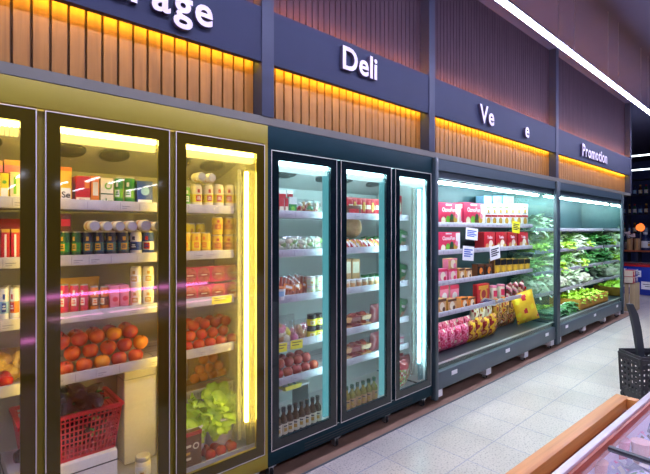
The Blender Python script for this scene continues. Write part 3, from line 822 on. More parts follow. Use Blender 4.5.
boxes(1, 0, [(100.5, 113.5)], 178, 'print_cream', 'print_lime', [('disc', .1, .72, .3, 'print_lime'), ('disc', .1, .72, .18, 'print_cream'), ('text', 'aks', 0, .08, .3, 'print_green'), ('rect', -.5, .5, .42, .46, 'print_darkgreen')], 'cream and green carton', single=True)
cans(1, 0, [(114.5, 123.5), (124.5, 135.5)], 177, ('print_green', 'print_lime', 'print_white'), 'green drink can')
boxes(1, 0, [(137, 153)], 181, 'print_blue', 'print_navy', [('rect', -.45, .45, .1, .3, 'print_white'), ('disc', 0, .62, .28, 'print_skyblue')], 'squat blue carton', single=True)
cans(1, 1, [(60, 70.5), (71.5, 81.5)], 231.5, ('print_darkgreen', 'print_green', 'print_gold'), 'dark green can')
cans(1, 1, [(83, 93), (94, 104.5), (105.5, 116.5), (117.5, 129)], 231.5, ('print_navy', 'print_teal', 'print_gold'), 'navy and teal can')
cans(1, 1, [(130.5, 142)], 231.5, ('print_white', 'print_blue', 'print_navy'), 'white and blue can')
cans(1, 1, [(143, 154)], 231.5, ('print_blue', 'print_white', 'print_red'), 'blue red-emblem can')
cans(1, 1, [(62, 73), (75, 86), (88, 99), (101, 112), (114, 125), (127, 138), (140, 151)], 231.5, ('print_navy', 'print_teal', 'print_gold'), 'navy and teal can', row='back row', dy=.1)
zt = Z_at(100, 231.5, YS + .02) + .001
for n, (a, b) in enumerate([(82, 94), (95, 106), (107, 118), (119, 130), (131.5, 144), (145, 155)]):
    w = (X_at(b, YS + .06) - X_at(a, YS + .06)) * .48; w = min(w, .031)
    spawn(('can', 'lying'), b_can('print_cream', 'print_tan', 'print_brown'), 'drink_can', 'pale can lying atop upright cans, %s from left, %s' % (ORD[n], where(1, 1)), 'can', ((X_at(a, YS + .06) + X_at(b, YS + .06)) / 2, YS + .045, zt + w), 'drink cans in the coolers', (pi / 2, 0, 0), (w / .033, w / .033, 1.0))
    bpy.context.view_layer.update()
boxes(1, 1, [(60, 71.5)], 214, 'print_brown', 'print_crimson', [('rect', -.4, .4, .3, .7, 'print_red')], 'small red-brown box lying on the green cans', single=True, z=zt, d=.14, dy=.03)
cans(1, 2, [(60, 69), (69.8, 79), (80, 88.5)], 285, ('print_rose', 'print_magenta', 'print_white'), 'magenta red can')
spawn('orangebag', b_bag(.2, .12, .08, lambda u, v: 'print_orange' if v < .5 else 'print_gold', 8), 'snack_bag', 'orange bag lying behind magenta red cans, third shelf, second glass door', 'bag', (X_at(78, YS + .2), YS + .2, base(1, 2)), 'bags in the coolers', (.15, 0, 0), (1, 1, 1.55))
cans(1, 2, [(90, 99), (100, 109)], 287, ('print_orange', 'print_brown', 'print_cream'), 'brown and orange can')
boxes(1, 2, [(110, 119.5), (120, 129.5)], 286, 'print_pink', 'print_rose', [('disc', .05, .5, .3, 'print_rose'), ('rect', -.2, .3, .45, .55, 'print_white')], 'pink box with red disc')
cans(1, 2, [(130.5, 141.5), (143, 154)], 289, ('print_cream', 'print_white', 'print_gold'), 'cream and gold can', row='lower front row')
zc = Z_at(142, 289, YS + .02) + .001
cans(1, 2, [(130.5, 141.5), (143, 154)], 267, ('print_cream', 'print_white', 'print_gold'), 'cream and gold can', row='upper stacked row', z=zc)
pile(1, 3, X_at(56, YS + .05), X_at(154, YS + .05), .042, 3, [('apple_skin', 'mottled red'), ('apple_red', 'dark red'), ('apple_skin', 'mottled red'), ('apple_gold', 'golden orange')], 'apple', '%s apple', 'apple', 'apples on the shelves')
# red basket on a foam box
def lattice(m, p00, p10, p11, p01, nx, ny, bw, th, mname, solid=()):
    """openwork wall between four corners (bottom-left, bottom-right, top-right, top-left)"""
    p00, p10, p11, p01 = map(Vector, (p00, p10, p11, p01)); up = (p01 - p00).normalized(); nrm = (p10 - p00).cross(up).normalized()
    for i in range(nx + 1):
        t = i / nx; m.beam(p00.lerp(p10, t), p01.lerp(p11, t), bw, th, mname, nrm)
    for j in range(ny + 1):
        t = j / ny; hh = bw * (3 if j in solid else 1.1); m.beam(p00.lerp(p01, t), p10.lerp(p11, t), th, hh, mname, up)
def basket_mb(w, d, h, tp, mname, nx, ny, nz, bw=.006, rim=.02, th=.004):
    m = MB(); W, Dp = w / 2, d / 2; w0, d0 = W * tp, Dp * tp
    b = [(-w0, -d0, .004), (w0, -d0, .004), (w0, d0, .004), (-w0, d0, .004)]; t = [(-W, -Dp, h), (W, -Dp, h), (W, Dp, h), (-W, Dp, h)]
    for i in range(4):
        j = (i + 1) % 4; lattice(m, b[i], b[j], t[j], t[i], nx if i % 2 == 0 else ny, nz, bw, th, mname, (0, nz))
    m.box(-w0, w0, -d0, d0, .0, .006, mname)
    r = MB()
    for i in range(4):
        j = (i + 1) % 4; r.beam(t[i], t[j], rim, .016, mname)
    return m, r
xb = X_at(122, YS - .02); bw_, bd_, bh_ = .44, .3, .225
zb = .225 + .255
m = MB(); m.box(-.24, .215, 0, .36, 0, .255, 'foam', .008); m.box(-.242, .217, -.002, .362, .2, .206, 'grey_plastic')
mesh_thing('foam_box', m, (xb - .24, YS - .035, .23), 'white foam box carrying the red basket, cooler floor, second glass door', 'box')
bm_, rm_ = basket_mb(bw_, bd_, bh_, .86, 'red_plastic', 22, 14, 8)
rb = empty('shopping_basket', (xb - .222, YS + .125, .486), 'red openwork plastic basket of aubergines behind the second glass door', 'basket')
part('basket_body', bm_, rb); part('rim', rm_, rb)
def b_aub():
    m = MB(); m.lathe([(0, -.1), (.025, -.095), (.036, -.06), (.034, -.01), (.026, .045), (.018, .08), (0, .088)], 'aubergine_skin', 14)
    s = MB()
    for k in range(5): s.leaf((0, 0, .082), k * 1.257, -.6, .035, .02, .6, 'calyx_green', n=3)
    s.tube([(0, 0, .08), (.004, 0, .11)], .006, 'calyx_green', 6)
    return [(None, m, None), ('stem', s, 0)]
for n, (dx, dy, dz, rz) in enumerate([(-.14, -.06, .07, .3), (-.02, -.05, .07, -.4), (.1, -.05, .07, .5), (-.12, .05, .07, 1.2), (.0, .06, .07, -.9), (.12, .05, .07, .2),
                                   (-.1, -.08, .145, 1.0), (.03, -.07, .145, -1.1), (.13, -.06, .15, .6), (-.05, .05, .15, .4), (.08, .06, .15, -.3),
                                   (-.13, -.07, .22, .7), (-.02, -.06, .222, -.8), (.1, -.05, .225, 1.2), (-.06, .04, .225, .2), (.11, .06, .22, -.6), (-.13, -.09, .275, 1.5), (-.03, -.085, .28, 1.35), (.09, -.08, .275, 1.7), (.13, .02, .28, .9), (-.06, .01, .285, 1.2), (.05, .0, .29, -.4), (-.1, -.05, .335, 1.3), (.02, -.05, .34, 1.7)]):
    spawn('aubergine', b_aub, 'aubergine', 'glossy dark aubergine in the red basket, %s layer, %s of that layer from left' % (['lowest', 'second', 'third', 'top'][[0, 6, 11, 16, 99].index(next(q for q in [6, 11, 16, 99] if n < q)) - 1],
          ORD[n - max(q for q in (0, 6, 11, 16) if q <= n)]), 'aubergine', (xb - .222 + dx, YS + .125 + dy, .486 + dz * .97), 'aubergines in the red basket', (pi / 2 + R.uniform(-.15, .15), 0, rz + pi / 2))
m = MB(); x0, x1 = X_at(123, D + .42), X_at(155, D + .42); m.box(x0, x1, 0, .14, 0, .58, 'foam', .01); m.box(x0 - .002, x1 + .002, -.003, .143, .50, .506, 'strip_pale')
mesh_thing('foam_box', m, (0, D + .40, .23), 'tall white foam box right of the red basket, cooler floor, second glass door', 'box')
spawn(('jar', 'w'), b_jar('print_cream', 'can_metal', 'print_white', .14, .04), 'jar', 'pale lidded jar standing alone on the cooler floor, second glass door', 'jar', (X_at(143, YS + .04), YS + .04, .23), None)

# ---------------------------------------------------------------- third door
cans(2, 0, [(184, 190.5)], 186, ('print_lime', 'print_green', 'print_white'), 'green can')
cans(2, 0, [(192, 202), (204, 213), (214, 223.5), (225, 234), (235, 242)], 184.5, ('print_cream', 'print_lemon', 'print_red'), 'pale yellow can')
zu = Z_at(205, 184.5, YS + .1) + .001
cans(2, 0, [(190, 199.5), (200.5, 211), (212, 221)], 184, ('print_cream', 'print_lemon', 'print_red'), 'pale yellow can', row='back row', dy=.1)
for n, px in enumerate((193, 203)):
    spawn(('can', 'top'), b_can('print_white', 'print_cream', 'print_gold'), 'drink_can', 'white can lying on other cans, %s from left, %s' % (ORD[n], where(2, 0)), 'can', (X_at(px, YS + .1), YS + .075, Z_at(205, 184, YS + .1) + .029), 'drink cans in the coolers', (pi / 2, 0, 0), .85)
cans(2, 1, [(184, 190.5), (191.5, 200.5), (201.5, 210.5)], 232.5, ('print_yellow', 'print_lemon', 'print_orange'), 'golden yellow can', row='low front row')
cans(2, 1, [(212, 223), (224, 233.5), (234.5, 242)], 235, ('print_yellow', 'print_gold', 'print_red'), 'amber yellow can', row='lower layer')
cans(2, 1, [(212, 223), (224, 233.5), (234.5, 242)], 217, ('print_yellow', 'print_gold', 'print_red'), 'amber yellow can', row='upper layer', z=Z_at(225, 235, YS + .02) + .001)
cans(2, 1, [(186, 195), (196, 205)], 223, ('print_lemon', 'print_cream', 'print_gold'), 'tall lemon can', row='back row', dy=.12)
def fm_red(u, v): return 'salami' if u * u + (v * 1.0) ** 2 < .55 else 'clear_film'
def b_salami(seed):
    def f():
        m = MB(); m.box(-.062, .062, 0, .035, 0, .105, 'print_rose', .012)
        T = Matrix.Translation((0, -.002, .054)) @ Matrix.Rotation(pi / 2, 4, 'X')
        c = MB(); c.lathe([(0, .004), (.035, .004), (.044, 0), (.044, -.004), (0, -.004)], 'salami', 20, T)
        l = MB(); l.box(-.03, .03, -.0075, -.0065, .04, .062, 'print_crimson'); l.box(-.02, .02, -.008, -.0074, .048, .054, 'print_cream')
        return [(None, m, None), ('meat_slice', c, 0), ('label_band', l, 0)]
    return f
zz = base(2, 2)
for n, (px, k) in enumerate([(190, 0), (204, 0), (218, 0), (233, 0), (191, 1), (205, 1), (219, 1), (234, 1)]):
    spawn('salami', b_salami(0), 'sliced_meat_pack', 'red pack of round sliced meat, %s from left, %s row, %s' % (ORD[n % 4], ['lower', 'upper'][k], where(2, 2)), 'meat pack', (X_at(px, YS + .03), YS + .03 + .012 * k, zz + k * .112 + .0005), 'sliced meat packs', (-.08, 0, R.uniform(-.08, .08)), .96)
pile(2, 3, X_at(182, YS + .05), X_at(241, YS + .05), .037, 3, [('tomato_skin', 'red')], 'tomato', 'glossy %s tomato', 'tomato', 'tomatoes on the shelves', green=True)
# floor of the third door: crate, net of oranges, buckets of lettuce, tomatoes, dark pack
zf = .23
x0, x1 = X_at(183, D + .34), X_at(238, D + .34)
bm_, rm_ = basket_mb(x1 - x0, .24, .34, .95, 'white_plastic', 16, 8, 7)
t = empty('plastic_crate', ((x0 + x1) / 2, D + .49, zf), 'pale openwork crate behind the lettuces, cooler floor, third glass door', 'crate'); part('crate_body', bm_, t); part('rim', rm_, t)
m = MB()
m.box(x0 + .02, x1 - .02, D + .39, D + .59, zf + .325, zf + .335, 'cardboard'); mesh_thing('cardboard_sheet', m, (0, 0, .012), 'brown card laid across the pale crate under the oranges, third glass door', 'cardboard')
def b_net():
    m = MB().pillow(.34, .21, .17, lambda u, v: 'net_film', seed=6)
    return [(None, m, None)]
spawn('orangenet', b_net, 'net_bag', 'yellow net bag of oranges above the lettuces, third glass door', 'net bag', (X_at(211, D + .46), D + .48, zf + .348), 'net bags in the coolers', (0, 0, .0))
for n, (dx, dy, dz) in enumerate([(-.11, 0, .035), (-.045, 0, .035), (.025, 0, .035), (.095, 0, .035), (-.08, -.015, .093), (-.01, -.015, .093), (.06, -.015, .093), (-.045, 0, .15), (.025, 0, .15)]):
    spawn(('fruit', 'orange'), b_fruit('orange_skin', .033), 'orange', 'orange inside the yellow net bag, %s layer, %s from left' % (['bottom', 'middle', 'top'][0 if n < 4 else 1 if n < 7 else 2], ORD[n if n < 4 else n - 4 if n < 7 else n - 7]), 'orange', (X_at(211, D + .46) + dx, D + .48 + dy, zf + .35 + dz), 'oranges in the net bag', (R.uniform(-.5, .5), R.uniform(-.5, .5), 0))
def b_bucket():
    m = MB(); m.lathe([(.085, 0), (.09, .005), (.115, .2), (.121, .2), (.121, .215), (.113, .215), (.085, .012), (0, .012)], 'white_plastic', 28)
    return [(None, m, None)]
BX = [X_at(190, YS + .1), X_at(217, YS + .12)]
for n, x in enumerate(BX):
    spawn('bucket', b_bucket, 'bucket', 'white plastic bucket under lettuces, %s of two on the cooler floor, third glass door' % ['left', 'right'][n], 'bucket', (x, YS + .12, zf), 'white lettuce buckets')
for n, (bx, dx, dy, dz, sd) in enumerate([(0, -.02, -.02, .205, 1), (0, .05, .0, .27, 2), (1, -.05, -.03, .215, 3), (1, .05, -.01, .25, 4), (1, -.02, .0, .32, 5)]):
    spawn(('lettuce', sd % 3), b_lettuce(seed=sd), 'lettuce', 'bright green lettuce over the %s bucket, %s, third glass door' % (['left', 'right'][bx], ['lower one', 'upper one', 'front left one', 'front right one', 'topmost one'][n]), 'lettuce', (BX[bx] + dx * .9, YS + .11 + dy, zf + dz - .035), 'lettuces behind the third glass door', (-.7, R.uniform(-.2, .2), R.uniform(0, 6)), .82)
pile(2, 4, X_at(203, YS + .0), X_at(240, YS + .0), .036, 1, [('tomato_skin', 'red')], 'tomato', '%s tomato', 'tomato', 'tomatoes on the shelves', yf=YS - .055, z=zf, green=True)
boxes(2, 4, [(182, 202)], 432, 'print_brown', 'print_black', [('disc', .2, .62, .17, 'print_cream'), ('disc', .2, .62, .1, 'print_brown'), ('rect', -.42, -.05, .3, .36, 'print_cream'), ('rect', -.42, -.1, .44, .5, 'print_gold'), ('rect', -.42, -.05, .62, .68, 'print_cream'), ('rect', -.5, .5, .9, 1, 'print_red')], 'dark brown pack with cream emblem', single=True, z=zf, Yf=D + .085, d=.04)

# ---------------------------------------------------------------- fourth door
boxes(3, 0, [(279, 286), (287, 293)], 190, 'print_white', 'print_white', [('rect', -.5, .5, .55, .85, 'print_red'), ('rect', -.3, .3, .15, .4, 'print_grey')], 'white box with red band', dy=.06)
boxes(3, 0, [(279, 284.5), (285, 288.5)], 198, 'print_red', 'print_white', [('rect', -.4, .4, .2, .5, 'print_cream')], 'small red carton')
boxes(3, 0, [(289, 297)], 197, 'print_green', 'print_white', [('rect', -.5, .5, .6, 1, 'print_white'), ('disc', 0, .35, .25, 'print_lime')], 'small green and white carton', single=True)
for n, (px, w) in enumerate([(302, .1), (309, .1), (316, .1)]):
    spawn(('fbag', n), b_filled(w, .12, .05, [['print_red', 'print_tan', 'print_white'], ['print_green', 'print_tan', 'print_red'], ['print_red', 'print_cream', 'leaf_mid']][n], 'clear_film', 14, .016, n), 'food_bag', 'clear bag of %s, %s' % (['red and tan pieces', 'green and tan pieces', 'red and cream pieces'][n], where(3, 0)), 'bag', (X_at(px, YS + .05), YS + .06, base(3, 0)), 'clear food bags', (.12, 0, 0))
for n, px in enumerate([282, 290, 299, 308, 316]):
    spawn(('sbag', n % 3), b_filled(.13, .13, .07, ['leaf_pale', 'print_cream', 'leaf_mid', 'stalk_white'], 'clear_film', 26, .02, 20 + n % 3, 1.4), 'salad_bag', 'clear bag of pale mixed salad, %s from left, %s' % (ORD[n], where(3, 1)), 'bag', (X_at(px, YS + .05), YS + .07, base(3, 1)), 'salad bags', (.35, 0, R.uniform(-.2, .2)))
def b_saus():
    m = MB()
    for k in range(5): m.tube([(-.065 + .031 * k, 0, .012), (-.063 + .031 * k, -.004, .06), (-.065 + .031 * k, 0, .14)], [.008, .013, .009], 'sausage', 8)
    l = MB(); l.box(-.05, .05, -.0185, -.0175, .06, .1, 'print_orange'); l.box(-.03, .03, -.019, -.0184, .07, .088, 'print_white')
    b = MB().pillow(.17, .155, .034, lambda u, v: 'clear_film', seed=2)
    return [(None, b, None), ('sausages', m, 0), ('label_band', l, 0)]
for n, px in enumerate([286, 296, 305]):
    spawn('sausages', b_saus, 'sausage_pack', 'clear pack of orange-red sausages, %s from left, %s' % (ORD[n], where(3, 2)), 'sausage pack', (X_at(px, YS + .06), YS + .06 + .03 * n, base(3, 2)), 'sausage packs', (-.12, .25, 0))
spawn(('tub', 'or'), b_tub('print_white', 'print_orange', 'print_skyblue', .09, .04), 'tub', 'white tub with orange lid left of sausage packs, fourth glass door', 'tub', (X_at(280, YS + .03), YS + .03, base(3, 2)), 'tubs in the coolers')
for n, px in enumerate([285, 293, 301]):
    spawn(('tray', 'w'), b_tray(.1, .06, .035, 'white_plastic', ['print_orange', 'print_cream'], 4), 'food_tray', 'shallow white tray in front of sausages, %s from left, fourth glass door' % ORD[n], 'tray', (X_at(px, YS + .02), YS + .0155, base(3, 2)), 'shallow white trays', (0, 0, 0), (.8, .55, .8))
for k in range(2):
    for n, px in enumerate([311, 319]):
        spawn(('jar', 'gr'), b_jar('print_cream', 'print_white', 'leaf_pale', .07, .032), 'jar', 'pale jar with white lid, %s from left, %s layer, %s' % (ORD[n], ['bottom', 'top'][k], where(3, 2)), 'jar', (X_at(px, YS + .06), YS + .06, base(3, 2) + k * .0705), 'pale jars')
for n, (px, w, h, c) in enumerate([(284, .19, .2, ['print_cream', 'print_lemon', 'print_pink', 'print_tan']), (298, .17, .15, ['print_tan', 'apple_gold', 'print_pink'])]):
    spawn(('fruitbag', n), b_filled(w, h, .11, c, 'clear_film', 16, .032, 40 + n), 'fruit_bag', 'clear bag of %s, fourth shelf, fourth glass door' % ['pale yellow and pink fruit', 'tan and pink fruit'][n], 'bag', (X_at(px, YS + .09), YS + .09, base(3, 3)), 'fruit bags')
for k in range(2):
    for n, px in enumerate([311.5, 318.5]):
        spawn(('jar', 'ol'), b_jar('juice_dark', 'print_black', 'print_lemon', .09, .036), 'jar', 'dark jar with yellow-white label, %s from left, %s layer, %s' % (ORD[n], ['bottom', 'top'][k], where(3, 3)), 'jar', (X_at(px, YS + .05), YS + .05, base(3, 3) + k * .0905), 'dark labelled jars')
pile(3, 4, X_at(275, YS + .05), X_at(321, YS + .05), .040, 2, [('apple_red', 'dark red'), ('apple_red', 'dark red'), ('apple_skin', 'mottled red')], 'apple', '%s apple', 'apple', 'apples on the shelves')
for n, (a, b) in enumerate([(277, 287.5), (291, 303)]):
    Y = YS - .006
    spawn(('ptag', round(X_at(b, Y) - X_at(a, Y), 2)), b_tag(X_at(b, Y) - X_at(a, Y), .062, 'price_yellow', 2, 'ink_black'), 'price_tag', 'yellow price tag, %s of two on the shelf edge over the red apples' % ['left', 'right'][n], 'price tag', ((X_at(a, Y) + X_at(b, Y)) / 2, Y + .003, S2[3] - .0), 'yellow price tags', (0, .05, 0))
Y = YS - .006
spawn('ptagw', b_tag(X_at(232, Y) - X_at(212, Y), .045, 'price_yellow', 2, 'ink_black'), 'price_tag', 'long yellow price tag on third shelf edge, third glass door', 'price tag', ((X_at(212, Y) + X_at(232, Y)) / 2, Y + .003, S1[2] - .003), 'yellow price tags')
spawn('ytray', b_tray(.16, .1, .05, 'print_lemon', ['leaf_pale', 'print_lime', 'print_grey'], 5, 4), 'food_tray', 'yellow tray of pale greens above the bottles, fourth glass door', 'tray', (X_at(291, YS + .12), YS + .08, .455), None, (-.25, 0, 0))
m = MB(); m.box(X_at(276, YS + .1), X_at(312, YS + .1), 0, .2, 0, .012, 'shelf_white'); m.box(X_at(276, YS + .1), X_at(276, YS + .1) + .012, 0, .2, -.225, 0, 'steel'); m.box(X_at(312, YS + .1) - .012, X_at(312, YS + .1), 0, .2, -.225, 0, 'steel')
mesh_thing('riser_shelf', m, (0, YS + .13, .44), 'small pale stand behind the bottles under the yellow tray, fourth glass door', 'stand')
for n, px in enumerate([272, 277.5, 283.5, 289.5, 295.5, 301.5, 307, 312.5, 317.5]):
    spawn(('bot', 'am'), b_bottle('bottle_amber', .205, .03, 'print_black', 'print_cream'), 'bottle', 'amber bottle with cream label, %s from left on cooler floor, fourth glass door' % ORD[n], 'bottle', (X_at(px, YS - .0), YS - .0, S2[5] - .03), 'amber bottles', (0, 0, R.uniform(-.4, .4)))

# ---------------------------------------------------------------- fifth door
for n, px in enumerate([348.5, 353, 357.5, 362, 366.5, 371, 375.5, 380]):
    spawn(('rb', n % 2), b_bag(.085, .16, .045, lambda u, v, n=n: 'print_gold' if (u + .1) ** 2 + (v - .1) ** 2 < .22 and n % 2 else ('print_cream' if abs(v - .1) < .18 and abs(u) < .6 else 'print_red'), n), 'snack_bag', 'red snack bag, %s from left, %s' % (ORD[n], where(4, 0)), 'bag', (X_at(px, YS + .06), YS + .06, base(4, 0)), 'red snack bags', (.05, 0, R.uniform(-.1, .1)))
boxes(4, 0, [(347, 361)], 205.5, 'print_brown', None, [('rect', -.35, .35, .3, .7, 'print_red')], 'low brown box in front of red snack bags', single=True, dy=.005, d=.012)
def b_melon():
    m = MB(); m.blob((0, 0, .09), (.085, .085, .09), 'melon_rind', 20, 14, .01, 1); s = MB(); s.tube([(0, 0, .178), (.004, 0, .192)], .006, 'stem_brown', 6)
    return [(None, m, None), ('stem', s, 0)]
spawn('melon', b_melon, 'melon', 'round tan melon on the second shelf behind the fifth glass door', 'melon', (X_at(353, YS + .12), YS + .135, base(4, 1) + .1), None, (0, 0, .4))
m = MB(); m.box(-.09, .09, 0, .17, 0, .098, 'print_darkgreen', .006); m.box(-.06, .06, -.001, 0, .03, .07, 'print_lime')
mesh_thing('carton', m, (X_at(353, YS + .12), YS + .06, base(4, 1)), 'dark green carton carrying the melon, second shelf, fifth glass door', 'carton')
for n, px in enumerate([347, 353, 359, 365, 371, 377]):
    spawn(('chp', n % 3), b_bag(.11, .10, .05, lambda u, v, n=n: ['print_red', 'print_white', 'print_gold'][int((u * 1.7 + v * 1.3 + 6 + n) * 1.1) % 3], n), 'snack_bag', 'small red-white snack bag, %s from left, %s' % (ORD[n], where(4, 1)), 'bag', (X_at(px, YS + .03), YS + .035, base(4, 1)), 'small snack bags', (-.1, R.uniform(-.3, .3), 0), .9)
for n, px in enumerate([365, 374]):
    spawn(('bunch', 'dk', 0), b_bunch('leaf_dark', 30, .2, .05, 3), 'greens_bunch', 'dark green leafy bunch beside the melon, %s of two, fifth glass door' % ['left', 'right'][n], 'greens', (X_at(px, YS + .12), YS + .13, base(4, 1)), 'leafy bunches', (0, 0, .3 * n), .8)
boxes(4, 2, [(344, 351.5), (352, 360)], 259, 'print_tan', 'print_brown', [('rect', -.4, .4, .5, .9, 'print_cream'), ('rect', -.3, .3, .1, .3, 'print_green')], 'tan box on the back of third shelf', dy=.16, group='tan boxes')
for n, px in enumerate([345.5, 351.5, 357.5, 363.5, 369.5, 375.5]):
    spawn(('tub', 'wl'), b_tub('print_cream', 'white_plastic', 'print_tan', .085, .036), 'tub', 'cream tub with white lid, %s from left, %s' % (ORD[n], where(4, 2)), 'tub', (X_at(px, YS + .05), YS + .05, base(4, 2)), 'tubs in the coolers')
    spawn(('tub', 'gl'), b_tub('print_green', 'print_darkgreen', 'print_cream', .1, .036), 'tub', 'dark green tub, %s from left in back row, %s' % (ORD[n], where(4, 2)), 'tub', (X_at(px + 1.5, YS + .14), YS + .14, base(4, 2) + .0), 'tubs in the coolers') if n > 2 else None
for sh, tot in ((3, 'fourth'), (4, 'fifth')):
    for k in range(2):
        for n, px in enumerate([347.5, 357, 367]):
            spawn(('mt', n % 2), b_tray(.115, .12, .062, 'print_crimson' if n % 2 else 'print_tan', ['salami', 'print_crimson', 'sausage'], 4, n), 'meat_tray', 'red meat tray, %s from left, %s of stack, %s' % (ORD[n], ['bottom', 'top'][k], where(4, sh)), 'tray', (X_at(px, YS + .02), YS + .02, base(4, sh) + k * .066), 'meat trays')
    spawn(('dk', 0), b_bag(.16, .17, .07, lambda u, v: 'print_wine', 3), 'meat_bag', 'dark red bag right of the meat trays, %s shelf, fifth glass door' % tot, 'bag', (X_at(375, YS + .1), YS + .1, base(4, sh)), 'dark red bags', (.1, 0, 0))
for n, px in enumerate([341, 346.5, 352, 357.5, 363, 368.5, 374]):
    spawn(('bot', 'oil'), b_bottle('bottle_oil', .2, .03, 'print_darkgreen', 'print_tan'), 'bottle', 'golden oil bottle, %s from left on cooler floor, fifth glass door' % ORD[n], 'bottle', (X_at(px, YS), YS, S2[5] - .03), 'golden oil bottles', (0, 0, R.uniform(-.4, .4)))

# ---------------------------------------------------------------- sixth door
boxes(5, 0, [(394, 398), (398.4, 402)], 196, 'print_red', 'print_crimson', [('rect', -.3, .3, .3, .7, 'print_cream')], 'red pack', dy=.1)
def fm_green(u, v): return 'print_tan' if u > .1 and v < -.1 else ('print_white' if abs(v - .4) < .15 and abs(u) < .5 else 'print_green')
for sh in (1, 2, 3):
    for n, px in enumerate([397, 403]):
        spawn(('gb', n), b_bag(.13, .17, .06, fm_green, n), 'snack_bag', 'green snack bag with tan corner, %s, %s' % (['left one', 'right one'][n], where(5, sh)), 'bag', (X_at(px, YS + .1), YS + .1 + .05 * n, base(5, sh)), 'green snack bags', (.2, .25, 0))
spawn('tubp', b_tub('print_pink', 'white_plastic', 'print_white', .09, .04), 'tub', 'pink tub with white lid, fifth shelf, sixth glass door', 'tub', (X_at(400, YS + .08), YS + .08, base(5, 4)), 'tubs in the coolers')
def fm_chip(u, v):
    if v > .45: return 'print_red'
    return ['print_gold', 'print_red', 'print_lime', 'print_cream'][int(3 + 2.2 * math.sin(4 * u + 2.5) + 2.2 * math.sin(5 * v + u)) % 4]
for n, px in enumerate([400, 408, 414]):
    spawn(('cb', n), b_bag(.17, .26, .1, fm_chip, n), 'crisps_bag', 'large red and yellow crisps bag, %s from left on cooler floor, sixth glass door' % ORD[n], 'bag', (X_at(px, YS + .05), YS + .05 + .07 * n, S2[5] - .03), 'crisps bags behind the sixth door', (.1, 0, R.uniform(-.15, .15)))

# ================================================================ OPEN COOLER WITH BOXES
def z3(s): return S3[s] - .03
YP = YO + .02
L3 = ['top shelf', 'second shelf', 'third shelf', 'fourth shelf']
def w3(s): return '%s of the box cooler' % L3[s]
OZ = [('rect', -.5, .5, 0, .12, 'print_white'), ('rect', .3, .5, .12, .95, 'print_white'), ('text', 'OzmoFun', -.04, .6, .27, 'print_white'), ('rect', -.18, .1, .88, .95, 'print_white'),
      ('disc', -.3, .2, .1, 'print_cream'), ('disc', -.08, .25, .1, 'print_lime'), ('disc', .1, .22, .11, 'print_brown'), ('disc', .28, .27, .1, 'print_gold'), ('disc', .1, .38, .08, 'print_darkgreen'), ('disc', .32, .42, .07, 'print_pink')]
boxes(0, 0, [(438.5, 460), (463.5, 485)], 203, 'print_rose', 'print_magenta', OZ, 'large pink-red biscuit box with white lettering', 'box', 'biscuit_box', d=.14, z=z3(0), Yf=YP, loc=w3(0), group='pink-red biscuit boxes')
boxes(0, 0, [(460.5, 463)], 204, 'print_white', 'print_rose', [('rect', -.3, .3, .2, .8, 'print_rose')], 'thin white box squeezed between two pink-red biscuit boxes', 'box', 'biscuit_box', d=.14, z=z3(0), Yf=YP + .02, loc=w3(0), single=True)
JW = [('rect', -.5, .5, .40, .5, 'print_red'), ('disc', 0, .22, .3, 'print_gold'), ('disc', 0, .66, .18, 'print_gold'), ('rect', -.3, .3, .8, .86, 'print_lime'), ('rect', -.3, .3, .56, .59, 'print_grey')]
boxes(0, 0, [(485.5 + 6.1 * k, 491.4 + 6.1 * k) for k in range(7)], 204, 'print_white', 'print_white', JW, 'white carton with red band', 'carton', 'carton', d=.1, z=z3(0), Yf=YP, loc=w3(0), group='white cartons with a red band')
boxes(0, 0, [(484, 492), (493, 502), (503, 514)], 196, 'print_skyblue', 'print_skyblue', [('rect', -.4, .4, .3, .6, 'leaf_pale'), ('rect', -.5, .5, .7, .74, 'print_white')], 'pale blue-green box behind the white cartons', 'box', 'box', d=.12, z=z3(0), Yf=YP + .2, loc=w3(0), group='pale boxes at the back')
boxes(0, 0, [(438.5, 460)], 232, 'print_rose', 'print_magenta', OZ, 'pink-red biscuit box with white lettering, alone below the others', 'box', 'biscuit_box', d=.14, z=z3(1), Yf=YP, loc=w3(1), group='pink-red biscuit boxes', single=True)
RC = [('text', 'Tutku', 0, .62, .24, 'print_white'), ('disc', .1, .3, .2, 'print_cream'), ('disc', -.25, .18, .15, 'print_tan'), ('disc', .3, .15, .13, 'print_gold'), ('rect', -.1, .25, .1, .2, 'print_white')]
boxes(0, 0, [(484.5, 495), (496, 506.5), (507.5, 517.5), (518.5, 528)], 232, 'print_red', 'print_crimson', RC, 'red biscuit box with pale script', 'box', 'biscuit_box', d=.13, z=z3(1), Yf=YP, loc=w3(1), group='red biscuit boxes')
for n, (a, b) in enumerate([(529.5, 535.5)]):
    spawn('tiltpack', b_carton(.09, .03, .16, 'print_white', 'print_grey', [('rect', -.4, .1, .1, .7, 'print_red'), ('rect', -.5, .5, .8, .9, 'print_pink')]), 'biscuit_box', 'white and red pack at the right end, second shelf of the box cooler', 'box', (X_at(531, YP), YP + .03, z3(1)), None, (-.2, 0, 0))
SM = lambda c1, c2: [('disc', .0, .5, .28, c1), ('rect', -.5, .5, .82, 1, c2), ('disc', .2, .3, .16, c2)]
boxes(0, 0, [(438.5, 447.5), (448.5, 457.5)], 269, 'print_pink', 'print_rose', SM('print_cream', 'print_rose'), 'small pink dessert carton', 'carton', 'dessert_carton', d=.08, z=z3(2), Yf=YP, loc=w3(2), group='small dessert cartons')
boxes(0, 0, [(448.5, 457.5)], 258.5, 'print_tan', 'print_pink', SM('print_cream', 'print_pink'), 'small tan carton stacked on a pink one', 'carton', 'dessert_carton', d=.08, z=Z_at(453, 269, YP) + .001, Yf=YP, loc=w3(2), group='small dessert cartons', single=True)
